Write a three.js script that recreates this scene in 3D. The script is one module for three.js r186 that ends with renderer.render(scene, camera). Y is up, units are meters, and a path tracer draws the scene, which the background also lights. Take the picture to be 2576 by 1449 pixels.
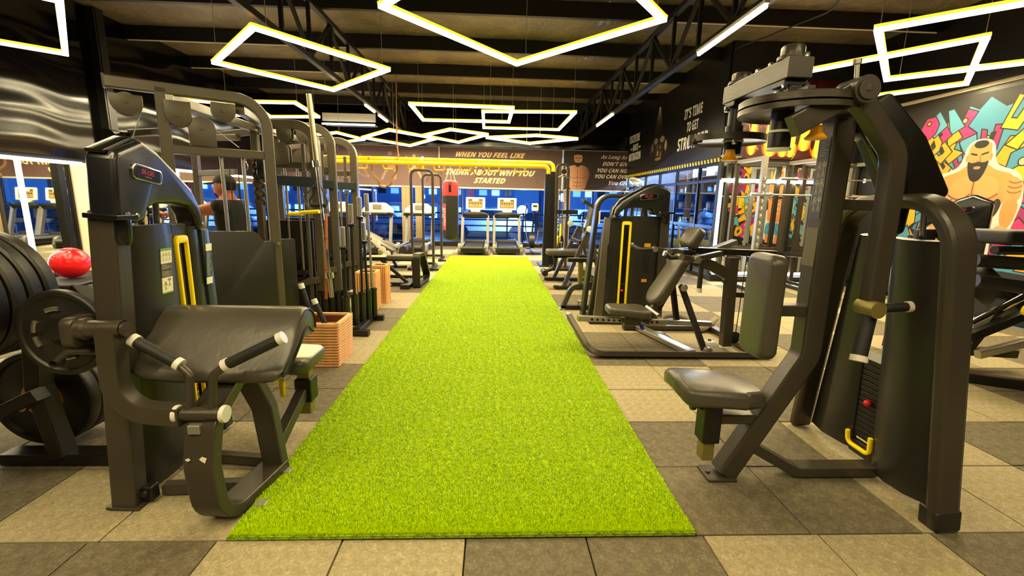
import * as THREE from 'three';
import { RoundedBoxGeometry } from 'three/addons/geometries/RoundedBoxGeometry.js';
import { mergeGeometries, toCreasedNormals } from 'three/addons/utils/BufferGeometryUtils.js';
import { MarchingCubes } from 'three/addons/objects/MarchingCubes.js';
import { RectAreaLightUniformsLib } from 'three/addons/lights/RectAreaLightUniformsLib.js';

// ---------- camera, sky, exposure ----------
const scene = new THREE.Scene();
const renderer = new THREE.WebGLRenderer({ antialias: true });
renderer.toneMapping = THREE.LinearToneMapping;
renderer.toneMappingExposure = 1.6;
renderer.shadowMap.enabled = true;
renderer.shadowMap.type = THREE.PCFSoftShadowMap;
RectAreaLightUniformsLib.init();

const rad = d => d * Math.PI / 180;
const camera = new THREE.PerspectiveCamera(2 * Math.atan(724.5 / 1130) * 180 / Math.PI, 2576 / 1449, 0.05, 120);
{
  const yaw = rad(2.54), pitch = rad(10.91), roll = rad(1.26);
  const f = new THREE.Vector3(Math.sin(yaw) * Math.cos(pitch), -Math.sin(pitch), -Math.cos(yaw) * Math.cos(pitch));
  const r = new THREE.Vector3(Math.cos(yaw), 0, Math.sin(yaw));
  const u = new THREE.Vector3().crossVectors(r, f);
  camera.position.set(0, 1.37, 0);
  camera.up.copy(u.clone().multiplyScalar(Math.cos(roll)).addScaledVector(r, -Math.sin(roll)));
  camera.lookAt(camera.position.clone().add(f));
}
scene.background = new THREE.Color(0.05, 0.17, 0.37);       // blue dusk outside the far windows
scene.backgroundIntensity = 1.0;
const LED = { color: new THREE.Color(1.0, 0.81, 0.43), power: 70, glow: 3.2 };   // warm hanging light bars
const COOL = { color: new THREE.Color(1.0, 0.93, 0.78), power: 22, glow: 3.0 };  // strips round the mirrors

// ---------- seeded random and noise ----------
let seed = 12345;
const rnd = () => { seed = (seed * 1664525 + 1013904223) >>> 0; return seed / 4294967296; };
const rr = (a, b) => a + (b - a) * rnd();
function noise2(w, period, s) {                              // tileable value noise, 0..1
  const g = []; let q = s * 7919 + 17;
  for (let i = 0; i < period * period; i++) { q = (q * 1664525 + 1013904223) >>> 0; g.push(q / 4294967296); }
  const out = new Float32Array(w * w), k = period / w;
  for (let y = 0; y < w; y++) for (let x = 0; x < w; x++) {
    const fx = x * k, fy = y * k, x0 = fx | 0, y0 = fy | 0;
    let a = fx - x0, b = fy - y0; a = a * a * (3 - 2 * a); b = b * b * (3 - 2 * b);
    const G = (i, j) => g[(j % period) * period + (i % period)];
    out[y * w + x] = (G(x0, y0) * (1 - a) + G(x0 + 1, y0) * a) * (1 - b) + (G(x0, y0 + 1) * (1 - a) + G(x0 + 1, y0 + 1) * a) * b;
  }
  return out;
}
function layered(w, list) {                                  // [[period, weight, seed], ...] -> 0..1
  const out = new Float32Array(w * w); let t = 0;
  for (const [p, k, s] of list) { const n = noise2(w, p, s); t += k; for (let i = 0; i < out.length; i++) out[i] += n[i] * k; }
  for (let i = 0; i < out.length; i++) out[i] /= t;
  return out;
}
function tex(w, fn, srgb, rep = [1, 1]) {
  const d = new Uint8Array(w * w * 4);
  for (let i = 0; i < w * w; i++) { const c = fn(i, i % w, (i / w) | 0); d[i * 4] = c[0]; d[i * 4 + 1] = c[1]; d[i * 4 + 2] = c[2]; d[i * 4 + 3] = 255; }
  const t = new THREE.DataTexture(d, w, w); t.wrapS = t.wrapT = THREE.RepeatWrapping;
  t.magFilter = THREE.LinearFilter; t.minFilter = THREE.LinearMipmapLinearFilter; t.generateMipmaps = true;
  if (srgb) t.colorSpace = THREE.SRGBColorSpace; t.repeat.set(...rep); t.needsUpdate = true; return t;
}
const grey = v => { v = Math.max(0, Math.min(255, v * 255)); return [v, v, v]; };
function canvasTex(w, h, draw) {
  const c = document.createElement('canvas'); c.width = w; c.height = h;
  draw(c.getContext('2d'), w, h);
  const t = new THREE.CanvasTexture(c); t.colorSpace = THREE.SRGBColorSpace; t.anisotropy = 8; return t;
}

// ---------- materials ----------
const std = o => new THREE.MeshStandardMaterial(o);
const nFine = layered(256, [[64, 1, 1], [128, 1.2, 2]]);
const nMix = layered(512, [[4, 1.2, 3], [12, 1, 4], [40, .8, 5], [120, .6, 6]]);
const nBlot = layered(256, [[3, 1, 7], [7, .9, 8], [18, .6, 9], [60, .25, 10]]);
const bumpFine = tex(256, i => grey(nFine[i]));
const bumpCrease = tex(256, (i) => grey(Math.abs(nBlot[i] - .5) * 2.2 * .6 + nFine[i] * .2));
const roughWear = tex(256, i => { const v = .75 + .5 * (nBlot[i] - .5); return [255, Math.min(255, v * 255), 0]; });
const M = {
  steel: std({ color: 0x423c32, roughness: .46, metalness: .25, bumpMap: bumpFine, bumpScale: .0004, roughnessMap: roughWear }),
  frameGrey: std({ color: 0x5e5748, roughness: .45, metalness: .25, bumpMap: bumpFine, bumpScale: .0004, roughnessMap: roughWear }),
  steelDark: std({ color: 0x1c1a16, roughness: .5, metalness: .25, roughnessMap: roughWear }),
  plastic: std({ color: 0x121212, roughness: .33, roughnessMap: roughWear }),
  gloss: new THREE.MeshPhysicalMaterial({ color: 0x15161a, roughness: .32, clearcoat: .5, clearcoatRoughness: .22 }),
  shroud: std({ color: 0x282622, roughness: .48, metalness: .1, bumpMap: bumpFine, bumpScale: .0003, roughnessMap: roughWear }),
  slate: std({ color: 0x2b343b, roughness: .45 }),
  vinyl: std({ color: 0x474238, roughness: .44, bumpMap: bumpCrease, bumpScale: .002, roughnessMap: roughWear }),
  vinylSoft: std({ color: 0x181714, roughness: .55, bumpMap: bumpCrease, bumpScale: .003 }),
  grip: std({ color: 0x161512, roughness: .6, bumpMap: bumpFine, bumpScale: .0008 }),
  rubber: std({ color: 0x16130f, roughness: .72, bumpMap: bumpFine, bumpScale: .0004 }),
  chrome: std({ color: 0xcfcfca, roughness: .16, metalness: 1 }),
  satin: std({ color: 0xb4b0a2, roughness: .34, metalness: .9 }),
  cap: std({ color: 0xd9d6ca, roughness: .4 }),
  silver: std({ color: 0x9a978c, roughness: .42, metalness: .6 }),
  cream: std({ color: 0xe6dfc6, roughness: .5 }),
  white: std({ color: 0xe8e6dc, roughness: .5 }),
  yellow: std({ color: 0xffe200, roughness: .38 }),
  yellowCup: std({ color: 0xf2a400, roughness: .5 }),
  olive: std({ color: 0x8a7d45, roughness: .4, metalness: .5 }),
  red: std({ color: 0xd01018, roughness: .4 }),
  black: std({ color: 0x050505, roughness: .6 }),
  darkPaint: std({ color: 0x0b0a0a, roughness: .55 }),
  plateIron: std({ color: 0x191611, roughness: .6, bumpMap: bumpFine, bumpScale: .0006, roughnessMap: roughWear }),
  stack: std({ color: 0x1d1c1a, roughness: .5, metalness: .4 }),
  cable: std({ color: 0x0a0a0a, roughness: .5 }),
  rope: std({ color: 0x8d6a35, roughness: .9 }),
};

// ---------- geometry helpers ----------
const V = (x, y, z) => new THREE.Vector3(x, y, z);
const vv = p => p.isVector3 ? p.clone() : new THREE.Vector3(...p);
function norm(g) {
  if (g.index) g = g.toNonIndexed();
  for (const k of Object.keys(g.attributes)) if (!['position', 'normal', 'uv'].includes(k)) g.deleteAttribute(k);
  if (!g.attributes.normal) g.computeVertexNormals();
  if (!g.attributes.uv) g.setAttribute('uv', new THREE.BufferAttribute(new Float32Array(g.attributes.position.count * 2), 2));
  return g;
}
const merge = list => { list = [list].flat(9).filter(Boolean).map(norm); return list.length === 1 ? list[0] : mergeGeometries(list); };
function uvMetres(g, s = 1) {                                // uv in metres from the dominant axis of each face
  g = norm(g); const p = g.attributes.position, n = g.attributes.normal, uv = new Float32Array(p.count * 2);
  for (let i = 0; i < p.count; i++) {
    const a = Math.abs(n.getX(i)), b = Math.abs(n.getY(i)), c = Math.abs(n.getZ(i));
    const q = b >= a && b >= c ? [p.getX(i), p.getZ(i)] : a >= c ? [p.getZ(i), p.getY(i)] : [p.getX(i), p.getY(i)];
    uv[2 * i] = q[0] * s; uv[2 * i + 1] = q[1] * s;
  }
  g.setAttribute('uv', new THREE.BufferAttribute(uv, 2)); return g;
}
const box = (w, h, d, x = 0, y = 0, z = 0, r = .004) => {
  r = Math.min(r, w / 2.1, h / 2.1, d / 2.1);
  return (r > 0 ? new RoundedBoxGeometry(w, h, d, 1, r) : new THREE.BoxGeometry(w, h, d)).translate(x, y, z);
};
const cbox = (x0, x1, y0, y1, z0, z1, r = .004) => box(Math.abs(x1 - x0), Math.abs(y1 - y0), Math.abs(z1 - z0), (x0 + x1) / 2, (y0 + y1) / 2, (z0 + z1) / 2, r);
function profRect(w, h, r) {
  const o = [], n = 2, c = [[1, 1], [-1, 1], [-1, -1], [1, -1]]; r = Math.min(r, w / 2, h / 2);
  c.forEach(([sx, sy], k) => { for (let i = 0; i <= n; i++) { const a = (k + i / n) * Math.PI / 2; o.push([sx * (w / 2 - r) + r * Math.cos(a), sy * (h / 2 - r) + r * Math.sin(a)]); } });
  return o;
}
const profCirc = (r, n = 10) => Array.from({ length: n }, (_, i) => [r * Math.cos(i / n * 2 * Math.PI), r * Math.sin(i / n * 2 * Math.PI)]);
function fillet(pts, R, seg = 8) {
  pts = pts.map(vv); const out = [pts[0]];
  for (let i = 1; i < pts.length - 1; i++) {
    const p = pts[i], a = pts[i - 1].clone().sub(p), b = pts[i + 1].clone().sub(p), la = a.length(), lb = b.length();
    a.divideScalar(la); b.divideScalar(lb);
    const ang = a.angleTo(b), r = Array.isArray(R) ? R[i - 1] : R; let t = r / Math.tan(ang / 2);
    t = Math.min(t, la * .48, lb * .48);
    if (ang > 3.1 || t < 1e-4) { out.push(p); continue; }
    const p0 = p.clone().addScaledVector(a, t), p1 = p.clone().addScaledVector(b, t);
    const rr_ = t * Math.tan(ang / 2), c = p.clone().addScaledVector(a.clone().add(b).normalize(), rr_ / Math.sin(ang / 2));
    const u = p0.clone().sub(c), w = p1.clone().sub(c), th = u.angleTo(w), s = Math.sin(th);
    for (let k = 0; k <= seg; k++) { const q = k / seg; out.push(c.clone().addScaledVector(u, Math.sin((1 - q) * th) / s).addScaledVector(w, Math.sin(q * th) / s)); }
  }
  out.push(pts[pts.length - 1]); return out;
}
function sweep(pts, prof, side, crease = .6) {               // prof: [[along side, along normal], ...]
  const n = pts.length, m = prof.length, rings = []; let S = side ? vv(side).normalize() : null;
  for (let i = 0; i < n; i++) {
    const a = pts[Math.max(i - 1, 0)], b = pts[Math.min(i + 1, n - 1)], T = b.clone().sub(a).normalize();
    if (!S) S = Math.abs(T.y) < .9 ? V(0, 1, 0).cross(T).normalize() : V(1, 0, 0);
    const N = V().crossVectors(T, S).normalize(), S2 = V().crossVectors(N, T).normalize();
    if (!side) S = S2.clone();
    let k = 1;
    if (i > 0 && i < n - 1) { const c = pts[i].clone().sub(a).normalize().dot(b.clone().sub(pts[i]).normalize()); k = 1 / Math.sqrt(Math.max(.2, (1 + c) / 2)); }
    rings.push(prof.map(([u, w]) => pts[i].clone().addScaledVector(S2, u).addScaledVector(N, w * (side ? k : 1))));
  }
  return loft(rings, crease);
}
function loft(rings, crease = .6, caps = true) {
  const P = [], UV = [], m = rings[0].length; let L = 0;
  const tri = (a, b, c, ua, ub, uc) => { P.push(...a.toArray(), ...b.toArray(), ...c.toArray()); UV.push(...ua, ...ub, ...uc); };
  for (let i = 0; i < rings.length - 1; i++) {
    const d = rings[i][0].distanceTo(rings[i + 1][0]); let s = 0;
    for (let j = 0; j < m; j++) {
      const k = (j + 1) % m, e = rings[i][j].distanceTo(rings[i][k]);
      const a = rings[i][j], b = rings[i][k], c = rings[i + 1][k], q = rings[i + 1][j];
      tri(a, b, c, [s, L], [s + e, L], [s + e, L + d]); tri(a, c, q, [s, L], [s + e, L + d], [s, L + d]); s += e;
    }
    L += d;
  }
  if (caps) for (const [r, f] of [[rings[0], 1], [rings[rings.length - 1], 0]]) {
    const c = r.reduce((s, p) => s.add(p), V(0, 0, 0)).divideScalar(m);
    for (let j = 0; j < m; j++) { const a = r[j], b = r[(j + 1) % m]; f ? tri(c, b, a, [0, 0], [0, .02], [.02, 0]) : tri(c, a, b, [0, 0], [0, .02], [.02, 0]); }
  }
  let g = new THREE.BufferGeometry();
  g.setAttribute('position', new THREE.BufferAttribute(new Float32Array(P), 3));
  g.setAttribute('uv', new THREE.BufferAttribute(new Float32Array(UV), 2));
  return toCreasedNormals(g, crease);
}
const bar = (pts, w, h, side, R = .05, r = .006) => sweep(fillet(pts, R), profRect(w, h, r), side, .35);  // rectangular steel tube, w along side
const pipe = (pts, r, R = .05, n = 10) => sweep(fillet(pts, R), profCirc(r, n), null, .9);
const rod = (a, b, r, n = 12, r2 = r) => {
  a = vv(a); b = vv(b); const L = a.distanceTo(b), g = new THREE.CylinderGeometry(r2, r, L, n);
  g.applyQuaternion(new THREE.Quaternion().setFromUnitVectors(V(0, 1, 0), b.clone().sub(a).normalize()));
  return g.translate((a.x + b.x) / 2, (a.y + b.y) / 2, (a.z + b.z) / 2);
};
const lathe = (prof, n = 24) => new THREE.LatheGeometry(prof.map(p => new THREE.Vector2(...p)), n);
function turned(prof, a, dir, n = 24) {                      // lathe along dir from point a; prof: [radius, along]
  const g = toCreasedNormals(lathe(prof, n), .7);
  g.applyQuaternion(new THREE.Quaternion().setFromUnitVectors(V(0, 1, 0), vv(dir).normalize()));
  a = vv(a); return g.translate(a.x, a.y, a.z);
}
const shape = pts => { const s = new THREE.Shape(); pts.forEach((p, i) => i ? s.lineTo(...p) : s.moveTo(...p)); s.closePath(); return s; };
function roundShape(pts, R) {                                // polygon with rounded corners
  const f = []; const n = pts.length;
  for (let i = 0; i < n; i++) {
    const a = pts[(i + n - 1) % n], p = pts[i], b = pts[(i + 1) % n], r = Array.isArray(R) ? R[i] : R;
    const q = fillet([[...a, 0], [...p, 0], [...b, 0]].map(v => V(...v)), r, 5);
    for (const v of q.slice(1, -1)) f.push([v.x, v.y]);
  }
  return shape(f);
}
function slab(sh, d, bevel = .004, seg = 2, holes = []) {    // shape extruded along z, centred on z = 0
  if (Array.isArray(sh)) sh = shape(sh);
  for (const h of holes) sh.holes.push(!Array.isArray(h) ? new THREE.Path(h.getPoints()) : new THREE.Path(h.map(p => new THREE.Vector2(...p))));
  const g = new THREE.ExtrudeGeometry(sh, { depth: Math.max(d - 2 * bevel, .0005), bevelEnabled: bevel > 0, bevelSize: bevel, bevelThickness: bevel, bevelOffset: -bevel, bevelSegments: seg, curveSegments: 8 });
  g.translate(0, 0, -Math.max(d - 2 * bevel, .0005) / 2); return toCreasedNormals(g.index ? g.toNonIndexed() : g, .65);
}
function frameAt(g, o, X, Y) {                               // local x,y (and z = X x Y) set along world axes X,Y at o
  X = vv(X).normalize(); Y = vv(Y); const Z = V().crossVectors(X, Y).normalize(); Y = V().crossVectors(Z, X);
  g = g.clone(); g.applyMatrix4(new THREE.Matrix4().makeBasis(X, Y, Z).setPosition(...vv(o).toArray())); return g;
}
const circle = (r, n = 24) => Array.from({ length: n }, (_, i) => [r * Math.cos(i / n * 2 * Math.PI), r * Math.sin(i / n * 2 * Math.PI)]);

// ---------- naming and grouping ----------
const used = {};
const numbered = n => { const k = used[n] = (used[n] ?? -1) + 1; return k ? n + '_' + String(k).padStart(3, '0') : n; };
const shadowy = m => { m.castShadow = m.receiveShadow = true; return m; };
function thing(name, label, category, at = [0, 0, 0], turn = 0, group) {
  const o = new THREE.Group(); o.name = numbered(name); o.position.set(...at); o.rotation.y = turn; scene.add(o);
  o.userData = { label, category }; if (group) o.userData.group = group; return o;
}
function part(name, geo, mat, parent, label) {               // geometry in the thing's own axes
  const m = shadowy(new THREE.Mesh(merge(geo), mat)); m.name = name; parent.add(m);
  if (label) m.userData.label = label; return m;
}
function wpart(name, geo, mat, parent, label) {              // geometry given in room coordinates, for things that are not turned
  let x = 0, y = 0, z = 0; for (let o = parent; o && o !== scene; o = o.parent) { x += o.position.x; y += o.position.y; z += o.position.z; }
  return part(name, merge(geo).clone().translate(-x, -y, -z), mat, parent, label);
}
function solo(name, geo, mat, label, category, group, at) {  // a thing that is one mesh (geometry in room coordinates)
  const g = merge(geo).clone(); g.computeBoundingBox(); const b = g.boundingBox;
  const o = at || [(b.min.x + b.max.x) / 2, b.min.y, (b.min.z + b.max.z) / 2]; g.translate(-o[0], -o[1], -o[2]);
  const m = shadowy(new THREE.Mesh(g, mat)); m.name = numbered(name); m.position.set(...o); scene.add(m);
  m.userData = { label, category }; if (group) m.userData.group = group; return m;
}
function copy(src, at, turn, label, group) {
  const c = src.clone(); c.name = numbered(src.name.replace(/_\d{3}$/, '')); scene.add(c);
  c.userData = { ...src.userData }; if (at) c.position.set(...at); if (turn !== undefined) c.rotation.y = turn;
  if (label) c.userData.label = label; if (group) c.userData.group = group; return c;
}
function struct(name, geo, mat, label, parent = scene) {
  const m = shadowy(new THREE.Mesh(merge(geo), mat)); m.name = name; parent.add(m);
  if (parent === scene) m.userData.kind = 'structure'; if (label) m.userData.label = label; return m;
}
function structGroup(name, label) { const o = new THREE.Group(); o.name = name; o.userData = { kind: 'structure', label }; scene.add(o); return o; }
// ================= the room =================
const XL = -6.2, XR = 6.4, ZF = -13.8, ZB = 3.2, HC = 4.12;
// ----- floor: rubber tiles -----
{
  const lightMap = v => tex(256, i => {
    const b = nBlot[(i * 7 + v * 9173) % nBlot.length], f = nFine[(i + v * 331) % nFine.length], s = f > .66 ? 16 : f < .3 ? -14 : 0;
    const k = 1 + .25 * (b - .5); return [(150 + s) * k, (138 + s) * k, (106 + s) * k];
  }, true);
  const darkMap = v => tex(256, i => {
    const b = nBlot[(i * 5 + v * 7129) % nBlot.length], f = nFine[(i + v * 517) % nFine.length], s = f > .66 ? 14 : f < .32 ? -10 : 0;
    const k = 1 + .4 * (b - .5); return [(98 + s) * k, (89 + s) * k, (68 + s) * k];
  }, true);
  const tileMat = m => std({ map: m, roughness: .8, bumpMap: bumpFine, bumpScale: .0012 });
  const mats = [[tileMat(lightMap(0)), tileMat(lightMap(1)), tileMat(lightMap(2))], [tileMat(darkMap(0)), tileMat(darkMap(1)), tileMat(darkMap(2))]];
  const S = .5, geos = [0, 1].map(k => uvMetres(box(S - .005, .03, S - .005, 0, -.015, 0, .004), 2).translate(0, k * .0015, 0));
  const floor = structGroup('floor', 'gym floor of square speckled rubber tiles in light and dark pairs');
  const slabG = uvMetres(cbox(XL - .1, XR + .1, -.2, -.028, ZF - .1, ZB, 0));
  struct('subfloor', slabG, M.black, 'dark concrete under the tiles', floor);
  const list = [];
  const z0 = -1.633;
  for (let r = -9; r < 25; r++) for (let side = 0; side < 2; side++) for (let c = 0; c < 16; c++) {
    const z = z0 - .5 * r - .25; if (z < ZF || z > ZB - .2) continue;
    let x; const front = r < 0;
    if (front) x = side ? -.096 + .5 * c + .25 : -.096 - .5 * c - .25; else x = side ? .878 + .5 * c + .25 : -1.06 - .5 * c - .25;
    if (x > XR + .2 || x < XL - .2) continue;
    const cr = Math.floor(r / 2), cc = front ? Math.floor((side ? c : -c - 1) / 2) : side ? Math.floor(c / 2) : -1 - Math.floor(c / 2);
    let dark = ((cr + cc + 1) % 2 + 2) % 2; if (front) dark = [0, 1][((Math.floor(((side ? c : -c - 1) + 0) / 2)) % 2 + 2) % 2 ? 0 : 1];
    list.push({ x, z, dark, key: ((r * 31 + c * 17 + side * 7) % 3 + 3) % 3, turn: ((r * 5 + c * 3 + side) % 4 + 4) % 4 });
  }
  for (let x = -.81, i = 0; i < 4; i++, x += .484) for (let r = 18; r < 24; r++) list.push({ x, z: z0 - .5 * r - .65, dark: (i >> 1 ^ r >> 1) & 1, key: (i + r) % 3, turn: 0 });
  const fwd = p => -p.z * .999 + p.x * .044, seen = p => { const d = fwd(p); return d > .7 && Math.abs(p.x / d) < 1.25; };
  list.sort((a, b) => (seen(b) - seen(a)) || (fwd(a) - fwd(b)));
  const rest = [];
  list.forEach((t, i) => {
    if (i < 300) { const m = shadowy(new THREE.Mesh(geos[t.key & 1], mats[t.dark][t.key])); m.name = 'tile'; m.position.set(t.x, 0, t.z); m.rotation.y = t.turn * Math.PI / 2; floor.add(m); }
    else (rest[t.dark] ??= []).push(geos[0].clone().translate(t.x, 0, t.z));
  });
  const far = shadowy(new THREE.Mesh(mergeGeometries(rest.map(g => mergeGeometries(g.map(norm))), true), [mats[0][0], mats[1][0]])); far.name = 'far_tiles'; far.userData.kind = 'stuff'; floor.add(far);
}
// ----- artificial turf lane -----
{
  const t = thing('turf_lane', 'long bright lime green artificial turf lane down the middle of the floor', 'turf', [-.093, 0, -6.37]);
  const tn = layered(256, [[20, .8, 21], [64, 1, 22], [128, 1.3, 23]]);
  const mat = std({ map: tex(256, i => { const v = .72 + .5 * (tn[i] - .5) * 2; return [176 * v, 215 * v, 4 * v]; }, true), roughness: .9, bumpMap: tex(256, i => grey(tn[i])), bumpScale: .004 });
  part('backing', uvMetres(box(1.93, .016, 9.48, 0, .008, 0, .003), 4), mat, t);
  const blade = new THREE.BufferGeometry();
  blade.setAttribute('position', new THREE.BufferAttribute(new Float32Array([-.0022, 0, 0, .0022, 0, 0, .0006, .013, .004]), 3)); blade.computeVertexNormals();
  const N = 230000, im = new THREE.InstancedMesh(blade, new THREE.MeshPhysicalMaterial({ color: 0xffffff, roughness: 1, specularIntensity: .1, side: THREE.DoubleSide }), N), mx = new THREE.Matrix4(), q = new THREE.Quaternion(), e = new THREE.Euler(), col = new THREE.Color();
  for (let i = 0; i < N; i++) {
    const d = Math.pow(rnd(), 1.9) * 9.46; e.set(rr(-.5, .5), rr(0, 6.28), rr(-.5, .5)); q.setFromEuler(e); const s = rr(.75, 1.25);
    mx.compose(V(rr(-.96, .96), .015, 4.73 - d), q, V(s, s, s)); im.setMatrixAt(i, mx);
    const k = rr(.75, 1.2); col.setRGB(.55 * k * rr(.9, 1.15), .76 * k, 0); im.setColorAt(i, col);
  }
  im.name = 'grass'; im.userData.kind = 'stuff'; shadowy(im); t.add(im);
}
// ----- ceiling: insulation sheets, purlins, trusses -----
{
  const m = std({ color: 0xffffff, roughness: .5, metalness: .1, map: tex(512, i => { const v = .5 + .6 * nMix[i]; return [140 * v, 126 * v, 100 * v]; }, true, [.25, .25]), bumpMap: tex(512, i => grey(nMix[i]), false, [.5, .5]), bumpScale: .03 });
  const ceil = structGroup('ceiling', 'dark ceiling of wrinkled insulation sheets above black purlins');
  const deck = struct('roof_deck', cbox(XL - .2, XR + .2, HC + .03, HC + .15, ZF - .2, ZB + .2, 0), M.black, undefined, ceil); deck.name = 'roof_deck';
  for (let x = XL - .1, k = 0; x < XR; x += 1.2, k++) for (let z = ZB, j = 0; z > ZF + .1; z -= 4.3, j++) {
    const lift = rr(0, .012), w = 1.215;
    struct('ceiling_sheet', uvMetres(box(w, .018, 4.32, x + w / 2, HC - lift, z - 2.15, .004)).rotateZ(0), m, undefined, ceil);
  }
  const pm = std({ color: 0x16130f, roughness: .5, metalness: .3 });
  for (let z = 2.8; z > ZF; z -= 1.6) {
    const L = XR - XL, c = (XR + XL) / 2;
    struct('purlin', [box(L, .2, .012, c, 3.98, z + .035, .002), box(L, .012, .07, c, 3.886, z, .002), box(L, .012, .07, c, 4.085, z, .002)], pm, undefined, ceil);
  }
}
{
  const pale = std({ color: 0xcfc6aa, roughness: .4 }), c = scene.getObjectByName('ceiling');
  for (const [a, b, z] of [[-6.1, -2.5, -8.36], [2.5, 3.9, -9.98], [-6.1, -3.2, -9.96], [2.4, 6.3, -6.76]]) struct('edge_line', rod([a, 3.872, z], [b, 3.872, z], .011, 8), pale, undefined, c);  // bright bottom edges of the purlins, built as thin pale pipes
}
const tm = std({ color: 0x14120f, roughness: .45, metalness: .35 });
for (const [k, x] of [[1, -2.4], [2, 2.36]]) {
  const g = structGroup('trim_' + k, 'black welded roof truss running the length of the gym'); g.name = 'trim_' + k;
  struct('bottom_chord', box(.07, .07, ZB - ZF, x, 3.14, (ZB + ZF) / 2), tm, undefined, g);
  struct('top_chord', box(.07, .07, ZB - ZF, x, 3.84, (ZB + ZF) / 2), tm, undefined, g);
  for (let z = 2.4, i = 0; z > ZF + .8; z -= .8, i++) {
    struct('web', bar([[x, 3.16, z], [x, 3.82, z]], .045, .045, [1, 0, 0]), tm, undefined, g);
    struct('web', bar(i % 2 ? [[x, 3.16, z], [x, 3.82, z - .8]] : [[x, 3.82, z], [x, 3.16, z - .8]], .045, .045, [1, 0, 0]), tm, undefined, g);
  }
}
// ----- walls -----
const wallBlack = std({ color: 0x0c0b0a, roughness: .38 });
{
  const corr = (w, h, pitch) => {                             // ribbed steel sheet in x,y facing +z
    const p = []; for (let x = 0; x < w; x += pitch) p.push([x, 0], [x + pitch * .62, 0], [x + pitch * .7, .022], [x + pitch * .92, .022]); p.push([w, 0], [w, -.05], [0, -.05]);
    return slab(p, h, 0).rotateX(-Math.PI / 2).translate(0, h / 2, 0);
  };
  const sheet = std({ color: 0x080707, roughness: .13, metalness: 0, bumpMap: tex(256, (i, x, y) => grey(.5 + .3 * Math.sin(2 * Math.PI * (y / 256 * 3 + .12 * Math.sin(2 * Math.PI * x / 256) + .05 * Math.sin(6 * Math.PI * x / 256)))), false, [.35, .9]), bumpScale: .011 });
  const far = structGroup('wall_far', 'dark ribbed steel wall above the far windows');
  struct('wall_sheet', corr(XR - XL, 1.3, .2).translate(XL, 2.9, ZF), sheet, undefined, far);
  struct('wall_base', cbox(XL, XR, -.05, .12, ZF - .1, ZF, 0), M.darkPaint, undefined, far);
  const left = structGroup('wall_left', 'glossy black ribbed wall above the mirrors on the left');
  struct('wall_sheet', corr(17, 2.3, .25).rotateY(Math.PI / 2).translate(XL, 1.86, ZB), sheet, undefined, left);
  struct('wall_base', cbox(XL - .1, XL - .005, 0, 1.9, ZF, ZB, 0), M.darkPaint, undefined, left);
  struct('white_panel', cbox(XL - .005, XL + .02, .12, 1.8, -7.62, -7.04, .003), std({ color: 0xe6d9c0, roughness: .25 }), 'glossy white wall panel beside the mirror', left);
  struct('wall_column', [cbox(XL, XL + .18, 0, HC, -7.66, -7.64, .002), cbox(XL, XL + .02, 0, HC, -7.8, -7.62, .002), cbox(XL + .16, XL + .18, 0, HC, -7.8, -7.62, .002)], M.steelDark, 'steel column', left);
  struct('wall_right', [cbox(XR, XR + .12, 0, HC, ZF, ZB, 0)], wallBlack, 'black wall behind the graffiti mural');
  struct('wall_back', [cbox(XL, XR, 0, HC, ZB, ZB + .12, 0)], M.darkPaint, 'dark wall behind the camera');
  struct('trim_3', box(.03, .05, 11, XR - .016, 2.985, -2.5), std({ color: 0xb9ad8c, roughness: .5 }), 'pale strip along the top of the mural wall');
  // mirror wall on the right and its white end
  const mw = structGroup('wall_mirror', 'short wall on the right that carries the lit mirror and the flame poster');
  struct('wall_core', cbox(4.0, XR, 0, HC, -8.14, -8.02, 0), M.darkPaint, undefined, mw);
  struct('white_panel', cbox(5.98, XR, .12, 2.15, -8.02, -7.995, .003), std({ color: 0xd8d4cc, roughness: .45 }), undefined, mw);
  struct('black_strip', cbox(5.86, 5.98, .1, 2.15, -8.02, -7.97, .003), M.plastic, undefined, mw);
  // office wall on the right: black header with stripes, glass below
  struct('wall_office', [cbox(4.0, 4.1, 2.14, HC, ZF, -8.02, 0)], M.darkPaint, 'black header over the office glass');
}
// ----- far windows -----
const glassBlue = new THREE.MeshPhysicalMaterial({ color: 0xc0d8ff, roughness: .03, transmission: 1, thickness: 0, ior: 1.5 });
const frameDark = std({ color: 0x15161a, roughness: .4, metalness: .4 });
{
  const xs = [-6.2, -4.9, -3.6, -2.3, -.95, .42, 1.75, 3.0, 4.0, 5.2, 6.4];
  for (let i = 0; i < xs.length - 1; i++) {
    const g = structGroup('window_' + (i + 1), 'tall fixed window in the far wall');
    struct('pane', cbox(xs[i] + .02, xs[i + 1] - .02, .14, 1.72, ZF - .03, ZF - .02, 0), glassBlue, undefined, g);
    struct('mullion', cbox(xs[i] - .022, xs[i] + .022, .12, 1.74, ZF - .06, ZF + .03, .004), frameDark, undefined, g);
  }
  struct('trim_4', [cbox(XL, XR, 1.715, 1.76, ZF - .05, ZF + .05, .004)], std({ color: 0xcfc7ac, roughness: .4 }), 'pale rail between the windows and the banner');
}
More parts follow.
